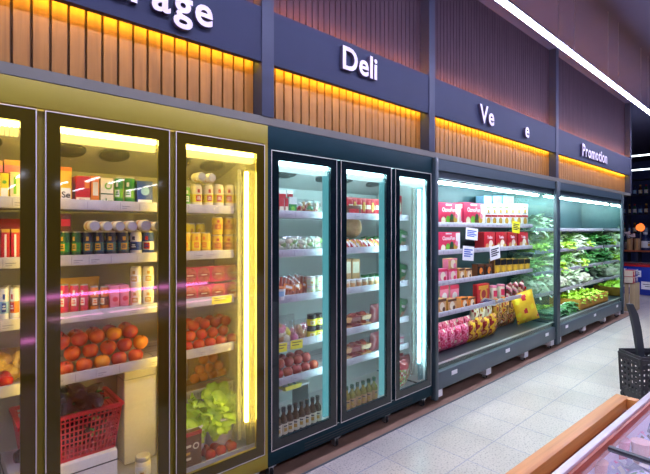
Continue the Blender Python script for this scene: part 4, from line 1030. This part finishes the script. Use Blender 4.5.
boxes(0, 0, [(459, 465), (466, 472)], 268.5, 'print_tan', 'print_gold', SM('print_cream', 'print_brown'), 'small tan dessert carton', 'carton', 'dessert_carton', d=.08, z=z3(2), Yf=YP, loc=w3(2), group='small dessert cartons')
boxes(0, 0, [(478, 484), (486, 492.5)], 264, 'print_black', 'print_brown', SM('print_orange', 'print_brown'), 'dark carton with orange figure', 'carton', 'dessert_carton', d=.08, z=z3(2), Yf=YP, loc=w3(2), group='small dessert cartons')
boxes(0, 0, [(495 + 5.9 * k, 500.6 + 5.9 * k) for k in range(6)], 259, 'print_gold', 'print_brown', [('rect', -.5, .5, .62, 1, 'print_black'), ('disc', 0, .35, .28, 'print_yellow'), ('rect', -.3, .3, .1, .2, 'print_crimson')], 'black and gold carton', 'carton', 'dessert_carton', d=.08, z=z3(2), Yf=YP, loc=w3(2), group='black and gold cartons')
boxes(0, 0, [(437.5, 446.5), (448, 456.5)], 299, 'print_tan', 'print_gold', SM('print_cream', 'print_brown'), 'small tan pudding carton', 'carton', 'dessert_carton', d=.08, z=z3(3), Yf=YP, loc=w3(3), group='small dessert cartons')
boxes(0, 0, [(461.5, 468), (469, 475.5)], 297.5, 'print_orange', 'print_tan', SM('print_cream', 'print_brown'), 'small orange-tan pudding carton', 'carton', 'dessert_carton', d=.08, z=z3(3), Yf=YP, loc=w3(3), group='small dessert cartons')
boxes(0, 0, [(440, 449), (450.5, 459)], 285, 'print_pink', 'print_cream', SM('print_white', 'print_rose'), 'pale pink carton in the back row', 'carton', 'dessert_carton', d=.08, z=z3(3), Yf=YP + .16, loc=w3(3), group='small dessert cartons')
boxes(0, 0, [(477.5, 489.5)], 284, 'print_red', 'print_crimson', [('disc', 0, .5, .3, 'print_gold'), ('rect', -.4, .4, .75, .92, 'print_gold'), ('disc', 0, .5, .18, 'print_crimson')], 'tall red pack with gold disc', 'carton', 'carton', d=.06, z=z3(3), Yf=YP + .02, loc=w3(3), single=True)
for n, px in enumerate([494, 501.5]):
    spawn(('cup3',), b_tub('print_cream', 'print_pink', 'print_rose', .13, .05), 'tub', 'tall cream cup, %s from left, fourth shelf of the box cooler' % ORD[n], 'tub', (X_at(px, YP + .05), YP + .06, z3(3)), 'cream cups', (0, 0, 0), (1, 1, 1.5))
    spawn(('cup3b',), b_tub('print_tan', 'print_orange', 'print_cream', .07, .05), 'tub', 'low tan tub before the cream cups, %s from left, fourth shelf of box cooler' % ORD[n], 'tub', (X_at(px + .8, YP - .0), YP - .03 + .02, z3(3)), 'low tan tubs', (0, 0, 0), .62)
for n, px in enumerate([509, 515, 521]):
    spawn(('sack', n), b_bag(.15, .2, .08, lambda u, v, n=n: ['print_cream', 'print_crimson', 'print_brown', 'print_pink'][int((u * 2 + v * 2.2 + 9 + n) * 1.3) % 4], 3 + n), 'snack_bag', 'cream and dark red bag, %s from left, fourth shelf of the box cooler' % ORD[n], 'bag', (X_at(px, YP + .06), YP + .07, z3(3)), 'cream and red bags', (.15, -.3, 0))
for n, (dx, dz) in enumerate([(0, .03), (.066, .03), (.033, .088)]):
    spawn(('fruit', 'cher'), b_fruit('tomato_skin', .03, True), 'tomato', 'small red tomato at the shelf end, %s, fourth shelf of the box cooler' % ['lower left', 'lower right', 'top one'][n], 'tomato', (X_at(526, YP) + dx, YP + .04, z3(3) + dz), 'small tomatoes')
# bags on the deck
YD = D + .26
zd = .331
def fmix(cols, sd):
    def f(u, v):
        q = math.sin(5.3 * u + sd) + math.sin(6.3 * v + 1.7 * sd + 3 * u) + .8 * math.sin(9 * v - 7 * u + sd)
        return cols[int((q + 3) / 6 * len(cols) * .999) % len(cols)]
    return f
def deckbag(px, w, h, cols, label, sd, dy=0, ry=0, rx=.06, rz=0, group='snack bags along the deck', d=.1, z=zd):
    spawn(('db', w, h, tuple(cols), sd), (lambda: [(None, MB().pillow(w, h, d, fmix(cols, sd), 18, 24, sd), None)]), 'snack_bag', label, 'bag', (X_at(px, YD + dy), YD + dy + .05, z), group, (rx, ry, rz))
for r in range(2):
    for n in range(5):
        deckbag(438 + 7.2 * n + 2.5 * r, .145, .235 + .02 * r, ['print_pink', 'print_rose', 'print_pink', 'print_magenta', 'print_cream'], 'pink snack bag, %s from left in %s row, deck of the box cooler' % (ORD[n], ['front', 'back'][r]), n % 3, .16 * r)
for n in range(4):
    deckbag(474 + 7.0 * n, .15, .265 if n % 2 else .245, ['print_gold', 'print_yellow', 'print_crimson', 'print_tan'], 'yellow and red snack bag, %s from left, deck of the box cooler' % ORD[n], n % 2, .0)
    deckbag(477 + 6.5 * n, .16, .34, ['print_gold', 'print_cream', 'print_crimson'], 'yellow and cream snack bag behind, %s from left, deck of the box cooler' % ORD[n], n % 2, .2)
for n in range(3):
    deckbag(499.5 + 7.4 * n, .19, .37, ['print_crimson', 'print_tan', 'print_brown', 'print_gold', 'print_crimson', 'print_cream'], 'tall rust-red snack bag, %s from left, deck of the box cooler' % ORD[n], n, .13)
deckbag(532.5, .32, .42, ['print_lemon', 'print_yellow', 'print_yellow', 'print_red'], 'big yellow crisps bag leaning at the right end, deck of the box cooler', 2, -.06, -.3, .05, -.7, None, .13, zd + .04)
# paper tags on the shelf edges
def ptag(px0, px1, py0, py1, s, mname, ink, label, rot=(.0, .08, 0)):
    Y = YO - .004; w = X_at(px1, Y) - X_at(px0, Y); h = Z_at(px0, py0, Y) - Z_at(px0, py1, Y)
    spawn(('pt', px0, py0), b_tag(w, h, mname, 4, ink), 'price_note', label, 'price note', ((X_at(px0, Y) + X_at(px1, Y)) / 2, Y, Z_at(px0, py0, Y)), 'paper price notes', rot)
ptag(466, 478, 228, 240, 0, 'paper', 'ink_blue', 'white paper note with blue writing under the second pink-red box')
ptag(512.5, 520, 221.5, 233, 0, 'price_yellow', 'ink_black', 'yellow paper note hanging below the white cartons')
ptag(463, 474, 246.5, 261, 1, 'paper', 'ink_blue', 'white note with blue writing at the edge of an empty shelf space')
ptag(489.5, 499.5, 246, 260, 1, 'paper', 'ink_black', 'white note hanging below the red biscuit boxes', (0, -.12, 0))
ptag(484, 501, 301, 310, 3, 'paper', 'ink_blue', 'wide white note tilted below the tall red pack', (.75, .18, 0))

# ================================================================ VEGETABLE COOLER
def z4(s): return S4[s] - .03
L4 = ['top shelf', 'second shelf', 'third shelf', 'fourth shelf']
def veg(s, n0, x0, x1, kinds, rows, dz=.07):
    cnt = {}
    for r in range(rows):
        n = n0; st = (x1 - x0) / n
        for k in range(n):
            key, build, name, desc, cat, sc_ = kinds[(k * 7 + r * 3 + (k // 4)) % len(kinds)] if len(kinds) > 1 else kinds[0]
            c = cnt.get((desc, r), 0); cnt[(desc, r)] = c + 1
            lab = '%s, %s such from left, %s row, %s, vegetable cooler' % (desc, ORD[c], ['front', 'raised back'][r], L4[s])
            spawn(key, build, name, lab, cat, (x0 + st * (k + .5 + .3 * r), YO + .13 + .17 * r, z4(s) + dz * r), 'vegetables in the open cooler', (0, 0, R.uniform(-.4, .4)), sc_ * R.uniform(1.25, 1.5))
K = {'let': [(('lettuce', 10 + i), b_lettuce('lettuce_leaf', 'stalk_white', .1, 22, 30 + i), 'lettuce', 'yellow-green lettuce', 'lettuce', 1.0) for i in range(2)],
     'dark': [(('bunch', 'd', i), b_bunch('leaf_dark', 34, .26, .06, 50 + i), 'greens_bunch', 'dark green leafy bunch', 'greens', 1.0) for i in range(2)],
     'mid': [(('bunch', 'm', i), b_bunch('leaf_mid', 34, .26, .06, 60 + i), 'greens_bunch', 'fresh green leafy bunch', 'greens', 1.0) for i in range(2)],
     'pale': [(('bunch', 'p', i), b_bunch('leaf_pale', 34, .26, .06, 70 + i), 'greens_bunch', 'pale green leafy bunch', 'greens', 1.0) for i in range(2)],
     'cau': [(('cauli', i), b_cauli(.09, 80 + i), 'cauliflower', 'white cauliflower', 'cauliflower', 1.0) for i in range(2)]}
a4, b4 = C4[0] + .08, C4[1] - .1
veg(0, 2, a4, a4 + .75, K['pale'], 1)
veg(1, 11, a4, a4 + 2.5, K['let'] + K['mid'] + K['pale'], 2)
veg(2, 11, a4, a4 + 2.5, K['mid'] + K['pale'] + K['let'], 2)
veg(3, 11, a4, a4 + 2.5, K['cau'] + K['pale'], 2)
veg(1, 2, a4 + 2.5, b4, K['dark'], 2); veg(2, 2, a4 + 2.5, b4, K['dark'], 1)
# deck: crate of lettuce, cucumbers
cx0, cx1 = X_at(580, D + .12), X_at(608, D + .12)
m = MB(); m.box(cx0, cx1, 0, .012, 0, .17, 'crate_yellow'); m.box(cx0, cx1, .45, .462, 0, .17, 'crate_yellow'); m.box(cx0, cx0 + .012, .012, .45, 0, .17, 'crate_yellow'); m.box(cx1 - .012, cx1, .012, .45, 0, .17, 'crate_yellow'); m.box(cx0, cx1, 0, .46, 0, .01, 'crate_yellow')
for k in range(3): m.box(cx0, cx1, -.004, 0, .02 + .05 * k, .055 + .05 * k, 'crate_yellow')
t = mesh_thing('vegetable_crate', m, (0, D + .12, .331), 'orange-yellow wooden crate of greens on the deck of the vegetable cooler', 'crate')
for n in range(10):
    i, j = n % 5, n // 5
    spawn(K['let'][n % 2][0], K['let'][n % 2][1], 'lettuce', 'yellow-green lettuce in the orange-yellow crate, %s from left, %s row' % (ORD[i], ['front', 'back'][j]), 'lettuce', (cx0 + (cx1 - cx0) * (i + .5) / 5, D + .22 + .2 * j, .42 + .03 * j), 'lettuces in the crate', (0, 0, R.uniform(0, 6)), 1.1)
for n in range(14):
    i, j = n % 7, n // 7
    spawn(('cuc', n % 3), b_cucumber(.28, .03, seed=n % 3), 'cucumber', 'dark green cucumber at the deck left end, %s from left, %s layer, vegetable cooler' % (ORD[i], ['bottom', 'top'][j]), 'cucumber', (a4 + .06 + .085 * i + .03 * j, D + .24, .331 + .056 * j), 'cucumbers on the deck', (0, 0, R.uniform(-.1, .1)))
for n in range(3):
    spawn(K['dark'][n % 2][0], K['dark'][n % 2][1], 'greens_bunch', 'dark green bunch between cucumbers and crate, %s from left, vegetable cooler deck' % ORD[n], 'greens', (a4 + .78 + .2 * n, D + .2, .332), 'greens on the deck', (0, 0, R.uniform(-.3, .3)))
for n in range(4):
    spawn(K['let'][n % 2][0], K['let'][n % 2][1], 'lettuce', 'yellow-green lettuce behind the cucumbers, %s from left, vegetable cooler deck' % ORD[n], 'lettuce', (a4 + .12 + .22 * n, D + .5, .335), 'lettuces on the deck', (0, 0, n), 1.1)

# ================================================================ FRONT FREEZER with wooden rail
fo = (2.55, .637, 0); FR = math.radians(-2.2)
fz = empty('chest_freezer', fo, 'white chest freezer with wooden bumper rail and glass lids, lower right corner', 'freezer', None, FR)
LX = -1.75; FW = -1.15; RX = .38
m = MB(); m.box(LX, RX, FW + .03, -.10, .08, .30, 'freezer_white'); m.box(LX, RX, -.135, -.10, .3, .77, 'freezer_white'); m.box(LX, RX, FW + .03, FW + .07, .3, .77, 'freezer_white')
m.box(LX, LX + .04, FW + .07, -.135, .3, .77, 'freezer_white'); m.box(RX - .04, RX, FW + .07, -.135, .3, .77, 'freezer_white'); m.box(LX + .05, RX - .07, FW + .1, -.2, 0, .08, 'rubber')
part('cabinet', m, fz)
m = MB(); m.box(LX, 0, -.056, 0, .745, .80, 'rail_wood', .004); m.box(-.045, 0, -.097, -.056, .745, .80, 'rail_wood', .003); tag(part('wooden_rail', m, fz), 'orange-brown wooden rail')
m = MB(); m.box(LX, -.02, -.05, -.015, .12, .745, 'rail_wood_red'); m.box(LX, -.05, -.090, -.057, .68, .735, 'rail_wood_red'); tag(part('wooden_cladding', m, fz), 'reddish wooden cladding')
m = MB(); m.box(LX, RX, -.128, -.10, .77, .80, 'freezer_white', .004); m.box(LX, RX, FW + .03, FW + .06, .77, .80, 'freezer_white', .004); m.box(RX - .03, RX, FW + .06, -.128, .77, .80, 'freezer_white', .004); part('rim', m, fz)
m = MB(); m.box(LX, RX - .03, -.14, -.129, .74, .79, 'rail_wood_red'); part('inner_ledge', m, fz)
m = MB(); m.box(LX + .05, RX - .06, FW + .071, FW + .083, .735, .75, 'led_pink_soft'); tag(part('light_strip', m, fz), 'pink light strip under the rim')
xq = -.60
for n, (a, b) in enumerate([(LX + .01, -1.20), (-1.18, xq - .01), (xq + .01, .06), (.08, RX - .04)]):
    m = MB(); m.box(a, b, FW + .08, -.15, .772, .778, 'lid_glass'); l = part('lid', m, fz)
    m = MB(); m.box(b - .002, b + .02, FW + .08, -.15, .768, .784, 'grey_plastic'); part('lid_frame', m, l)
m = MB(); m.box(LX + .04, RX - .04, FW + .07, -.14, .3, .62, 'frost'); part('frosted_bed', m, fz)
def fpos(x, y, z):
    v = Matrix.Rotation(FR, 4, 'Z') @ Vector((x, y, z)); return (v.x + fo[0], v.y + fo[1], z)
def b_cup(body):
    def f():
        m = MB(); m.lathe([(.026, 0), (.028, .003), (.036, .085)], body, 20)
        l = MB(); l.lathe([(.0365, .082), (.0375, .084), (.0375, .089), (.034, .09), (0, .09)], body, 20)
        return [(None, m, None), ('lid', l, 0)]
    return f
def at_plane(px, py, z):
    t = (H - z) * F / (py - 230); u = (px - 325) / F
    return (t * (CA + u * SA), t * (SA - u * CA))
for n, (px, py, c, w) in enumerate([(620, 449, 'cup_pink', 'pink cup'), (641, 452, 'cup_peach', 'peach cup'), (597, 472, 'cup_peach', 'peach cup'), (662, 455, 'cup_pink', 'pink cup')]):
    x, y = at_plane(px, py, .70)
    spawn(('cup', c), b_cup(c), 'ice_cream_cup', 'lidded %s in the front freezer, %s from left in photo' % (w, ['second', 'third', 'first', 'fourth'][n]), 'cup', (x, y, .655), 'ice cream cups')
fr = random.Random(5)
cols = [(['print_pink', 'frost', 'print_cream'], 'pink and cream'), (['print_brown', 'frost', 'print_pink'], 'brown and pink'), (['leaf_dark', 'frost', 'print_grey'], 'frosty green'), (['print_rose', 'frost', 'print_white'], 'rose and white'), (['print_grey', 'frost', 'print_blue'], 'grey-blue')]
n = 0
for j in range(5):
    for i in range(9):
        x, y = LX + .14 + i * .21 + fr.uniform(-.015, .015), -.245 - j * .17
        c, w = cols[(i * 3 + j * 2) % 5]
        p = fpos(x, y, .58)
        spawn(('frz', (i * 3 + j * 2) % 5), b_bag(.17, .15, .07, fmix(c, (i + j) % 5), i % 3), 'frozen_food_bag', '%s frozen food bag, row %s from the wooden rail, %s from near end' % (w, ORD[j], ORD[i]), 'bag', (p[0], p[1] + .07, .655), 'frozen food bags', (-pi / 2 + .12, 0, FR + fr.uniform(-.12, .12)))

# second freezer across the aisle behind the viewer (mirrored in the doors)
f2 = empty('island_freezer', (2.0, -1.3, 0), 'white island freezer with pink light strip, seen mirrored in the glass doors', 'freezer')
o2 = (2.0, -1.3, 0)
m = MB(); m.box(.2, 3.9, -2.1, -1.0, .08, .86, 'freezer_white'); m.box(.25, 3.85, -2.05, -1.05, 0, .08, 'rubber'); part('cabinet', m, f2, o2)
m = MB(); m.box(.2, 3.9, -1.0, -.94, .70, .80, 'rail_wood'); part('wooden_rail', m, f2, o2)
m = MB(); m.box(.7, 2.85, -.998, -.985, .868, .90, 'led_pink'); m.box(.3, 3.8, -1.03, -.998, .86, .91, 'freezer_white'); tag(part('light_strip', m, f2, o2), 'pink light strip')
m = MB(); m.box(.7, 2.12, -1.0, -.985, .42, .45, 'led_pink'); tag(part('plinth_light', m, f2, o2), 'pink lower light strip')
m = MB(); m.box(.22, 3.88, -2.08, -1.04, .862, .87, 'lid_glass'); part('lid', m, f2, o2)

# ================================================================ ROLLING BASKET
bx, by = 5.025, .99
rbk = empty('rolling_basket', (bx, by, 0), 'dark grey openwork shopping basket with raised pull handle, behind the wooden-railed freezer', 'basket', None, math.radians(-42))
bm_, rm_ = basket_mb(.36, .30, .37, .92, 'black_plastic', 8, 6, 7, .022, .03, .006)
for v in range(len(bm_.v)): bm_.v[v] = (bm_.v[v][0], bm_.v[v][1], bm_.v[v][2] + .06)
for v in range(len(rm_.v)): rm_.v[v] = (rm_.v[v][0], rm_.v[v][1], rm_.v[v][2] + .06)
part('basket_body', bm_, rbk); part('rim', rm_, rbk)
m = MB()
pts = [(-.07, .0, .30), (-.08, .01, .50), (-.1, .02, .68), (-.13, .02, .82), (-.17, .02, .92)]
wd = [.07, .08, .085, .085, .06]
vs, fs = [], []
for p, w in zip(pts, wd):
    for sx_, sy_ in ((-1, -1), (1, -1), (1, 1), (-1, 1)): vs.append((p[0] + sx_ * w / 2 * .75, p[1] + sy_ * .02, p[2]))
for i in range(len(pts) - 1):
    for k in range(4): fs.append((i * 4 + k, i * 4 + (k + 1) % 4, i * 4 + 4 + (k + 1) % 4, i * 4 + 4 + k))
fs += [(3, 2, 1, 0), tuple(len(vs) - 4 + k for k in range(4))]
m.add(vs, fs, 'grey_plastic', True); tag(part('pull_handle', m, rbk), 'flat curved upright handle')
for sx_, sy_ in ((-1, -1), (1, -1), (-1, 1), (1, 1)):
    m = MB(); T = Matrix.Translation((sx_ * .16, sy_ * .12, .03)) @ Matrix.Rotation(pi / 2, 4, 'Y'); m.lathe([(0, -.01), (.028, -.01), (.03, 0), (.028, .01), (0, .01)], 'rubber', 14, T); m.box(sx_ * .16 - .012, sx_ * .16 + .012, sy_ * .12 - .012, sy_ * .12 + .012, .03, .07, 'black_plastic')
    part('wheel', m, rbk)
m = MB().pillow(.24, .3, .16, lambda u, v: 'grey_plastic', seed=3)
mesh_thing('dark_bag', m, (bx + .1, by - .05, .1), 'dark grey bag slumped in the openwork shopping basket', 'bag', None, -.7)
bpy.data.objects['dark_bag'].rotation_euler = (.1, .25, -.7); bpy.data.objects['dark_bag'].scale = (1, 1, 1.5)

# ================================================================ BACK OF THE STORE
def bpt(px, py, Y): return (X_at(px, Y), Y, Z_at(px, py, Y))
# crate stand by the cooler end
cx = XW + .16
m = MB()
for k in range(5): m.box(0, .02, .0 + k * .085, .07 + k * .085, .02, .56, 'crate_wood')
for k in range(4): m.box(.0 + k * .095, .08 + k * .095, -.02, 0, .02, .56, 'crate_wood')
m.box(0, .38, 0, .42, .54, .56, 'crate_wood'); m.box(0.02, .38, 0, .42, 0, .02, 'crate_wood')
mesh_thing('wooden_crate', m, (cx, D - .02, 0), 'pale slatted wooden crate standing at the end of the vegetable cooler', 'crate')
for n in range(8):
    i, j, k = n % 2, (n // 2) % 2, n // 4
    c = [('print_red', 'print_cream'), ('print_blue', 'print_white'), ('print_crimson', 'print_gold'), ('print_white', 'print_blue')][n % 4]
    spawn(('pk', n % 4), b_carton(.17, .16, .13, c[0], c[1], [('disc', 0, .5, .25, c[1]), ('rect', -.5, .5, .8, .95, c[1])]), 'carton', '%s carton on the wooden crate, %s layer, %s %s' % (['red', 'blue', 'crimson', 'white'][n % 4], ['lower', 'upper'][k], ['front', 'rear'][j], ['left', 'right'][i]), 'carton', (cx + .1 + .19 * i, D - .01 + .19 * j, .561 + .131 * k), 'cartons on the wooden crate')
# blue chest freezer with white notes
gx, gy = 12.3, 1.95
g = empty('blue_chest_freezer', (gx, gy, 0), 'blue chest freezer with red rim and white paper notes at the back', 'freezer')
m = MB(); m.box(0, .7, 0, 1.1, .1, .76, 'blue_body', .02); part('cabinet', m, g)
m = MB(); m.box(-.006, .7, 1.085, 1.12, .1, .80, 'white_plastic'); part('end_panel', m, g)
m = MB(); m.box(-.01, .71, -.01, 1.12, .76, .80, 'print_red', .008); part('rim', m, g)
m = MB(); m.box(.0, .7, 0, 1.1, .8, .83, 'lid_glass'); m.box(.33, .37, 0, 1.1, .83, .84, 'steel'); part('lid', m, g)
m = MB(); m.box(.06, .64, .06, 1.04, .0, .1, 'white_plastic'); part('plinth', m, g)
for n, (y, z, w, h) in enumerate([(.62, .52, .2, .15), (.84, .26, .22, .16), (.42, .24, .2, .18)]):
    m = MB(); m.box(-.004, -.001, y, y + w, z, z + h, 'paper'); m.box(-.0046, -.004, y + .03, y + w - .03, z + h * .6, z + h * .68, 'ink_black'); m.box(-.0046, -.004, y + .03, y + w - .07, z + h * .35, z + h * .43, 'ink_black')
    mesh_thing('paper_note', m, (gx, gy, 0), 'white paper note taped on the blue chest freezer, %s' % ['upper one', 'lower left one', 'lower right one'][n], 'note', 'notes on the blue freezer')
# shelf counter with boxes, bottle and lamp further back
hx = 14.2
s = empty('store_shelf', (hx, 2.9, 0), 'dark wooden counter shelf with boxes, at the back of the store', 'shelf')
o = (hx, 2.9, 0)
m = MB(); m.box(hx, hx + .5, 1.9, 4.2, 1.03, 1.07, 'rail_wood_red'); part('board', m, s, o)
for y in (1.95, 3.05, 4.12):
    m = MB(); m.box(hx + .04, hx + .46, y, y + .05, 0, 1.03, 'post_grey'); part('leg', m, s, o)
m = MB(); m.box(hx, hx + .5, 2.0, 4.12, .5, .53, 'post_grey'); part('board', m, s, o)
for n, (px0, px1, pt) in enumerate([(626, 632.5, 238.5), (633.5, 640, 238.5)]):
    Yc = 2.95
    u = lambda p: (p - 325) / F
    ya, yb = [hx * (SA - u(p) * CA) / (CA + u(p) * SA) for p in (px0, px1)]
    zt_ = H + (hx / (CA + u(px0) * SA)) * (230 - pt) / F
    m = MB(); m.box(hx + .04, hx + .34, yb + .01, ya - .01, 1.071, zt_, 'cardboard', .004); m.box(hx + .039, hx + .04, (ya + yb) / 2 - .02, (ya + yb) / 2 + .02, 1.071, zt_, 'print_tan')
    mesh_thing('cardboard_box', m, (0, 0, 0), 'brown cardboard box on the back counter shelf, %s of two' % ['left', 'right'][n], 'box', 'cardboard boxes on the counter')
def yat(px, X):
    u = (px - 325) / F; return X * (SA - u * CA) / (CA + u * SA)
spawn('wb', b_bottle('print_navy', .5, .1, 'white_plastic', 'print_white'), 'bottle', 'big dark bottle with white label and cap on the back counter', 'bottle', (hx + .15, yat(645.5, hx + .15), 1.071), None)
m = MB(); m.lathe([(.06, 0), (.07, .02), (.02, .05), (.015, .28)], 'steel', 14); t = mesh_thing('table_lamp', m, (hx + .38, yat(640.5, hx + .38), 1.071), 'glowing orange-red lamp above the back counter', 'lamp')
sh_ = MB(); sh_.blob((0, 0, .62), (.09, .1, .11), 'amber_lamp', 14, 9, .1, 3); o_ = part('lamp_shade', sh_, t); sp = MB(); sp.tube([(0, 0, .27), (0, 0, .5)], .014, 'steel', 8); part('stem', sp, t)
def b_glare_flowers():  # a white glare spot, modelled as blossoms in a vase
    m = MB(); rr = random.Random(3)
    m.lathe([(.06, 0), (.09, .1), (.07, .2), (.075, .22)], 'white_plastic', 14)
    f = MB()
    for k in range(30):
        az, el = rr.uniform(0, 6.28), rr.uniform(.1, 1.5); q = rr.uniform(.1, .2)
        f.blob((q * math.cos(az) * math.cos(el), q * math.sin(az) * math.cos(el), .3 + q * math.sin(el)), (.035, .035, .03), 'white_plastic', 6, 5)
    g = MB()
    for k in range(14): g.leaf((0, 0, .2), k * .9, .7, .22, .06, .9, 'leaf_dark', n=4)
    return [(None, m, None), ('blossoms', f, 0), ('leaves', g, 0)]
spawn('flow', b_glare_flowers, 'glare_vase', 'vase of white blossoms shaped from a glare spot, behind the cardboard boxes', 'vase', (hx + .41, yat(627.5, hx + .41), 1.071), None, (0, 0, 0), 1.0)
# tall rack against the far wall
rx = 16.5
s = empty('wall_rack', (rx, 4.0, 0), 'dark tall rack of bottles against the far wall', 'rack'); o = (rx, 4.0, 0)
for z in (.3, .9, 1.5, 2.1, 2.7, 3.2):
    m = MB(); m.box(rx, rx + .4, 2.4, 5.2, z, z + .03, 'post_grey'); part('board', m, s, o)
for y in (2.4, 3.8, 5.17):
    m = MB(); m.box(rx, rx + .4, y, y + .03, 0, 3.3, 'post_grey'); part('upright', m, s, o)
for i, z in enumerate((1.53, 2.13, 2.73)):
    for k in range(9):
        spawn(('rk', (i + k) % 3), b_bottle(['bottle_amber', 'print_darkgreen', 'print_navy'][(i + k) % 3], .32, .05, ['print_gold', 'print_red', 'print_black'][(i + k) % 3], ['print_cream', 'print_white', 'print_skyblue'][(i + k) % 3]), 'bottle', 'dark bottle on the far wall rack, %s from left, %s row' % (ORD[k], ['bottom', 'middle', 'top'][i]), 'bottle', (rx + .15, 4.1 - .15 * k, z + .0005), 'bottles on the far rack')
# rectangular pendant light
px_ = 12.6
ya, yb = yat(629, px_), yat(664, px_)
def zz_(py): u = (630 - 325) / F; return H + px_ / (CA + u * SA) * (230 - py) / F
pl_ = empty('pendant_light', (px_, (ya + yb) / 2, zz_(164)), 'white rectangular frame light hanging beyond the end of the coolers', 'pendant light'); o = (px_, (ya + yb) / 2, zz_(164))
m = MB(); z0, z1 = zz_(170.5), zz_(156.5)
m.beam((px_, ya, z0), (px_, yb, z0), .03, .03, 'pendant_led'); m.beam((px_, ya, z1), (px_, yb, z1), .03, .03, 'pendant_led'); m.beam((px_, ya, z0), (px_, ya, z1), .03, .03, 'pendant_led', (1, 0, 0)); m.beam((px_, yb, z0), (px_, yb, z1), .03, .03, 'pendant_led', (1, 0, 0))
tag(part('light_frame', m, pl_, o), 'glowing white frame')
for y in (ya, yb):
    m = MB(); m.tube([(px_, y, z1 + .015), (px_, y, CZ)], .004, 'steel', 6); part('suspension_wire', m, pl_, o)

# ================================================================ CAMERA, WORLD, COLOUR
cam = bpy.data.cameras.new('camera'); co = bpy.data.objects.new('camera', cam); COL.objects.link(co)
cam.sensor_fit = 'HORIZONTAL'; cam.sensor_width = 36; cam.lens = 36 * F / 650; cam.shift_y = -7 / 650; cam.clip_start = .02
co.location = (0, 0, H)
co.rotation_euler = (pi / 2, 0, -math.atan2(CA, SA))
sc.camera = co
w = bpy.data.worlds.new('world'); sc.world = w; w.use_nodes = True
w.node_tree.nodes['Background'].inputs[0].default_value = (.2, .22, .4, 1); w.node_tree.nodes['Background'].inputs[1].default_value = .05
vs_ = sc.view_settings
vs_.view_transform = 'Standard'; vs_.look = 'None'; vs_.gamma = 1; vs_.use_curve_mapping = False; vs_.exposure = 0.0
sc.cycles.transparent_max_bounces = 32; sc.cycles.max_bounces = 8; sc.cycles.diffuse_bounces = 4; sc.cycles.sample_clamp_indirect = 6
sc.cycles.caustics_reflective = False; sc.cycles.caustics_refractive = False
sc.cycles.use_denoising = True
for o in COL.objects:
    l = o.get('label')
    if o.parent is None and l and not 4 <= len(l.split()) <= 16: print('LABELLEN', len(l.split()), l)
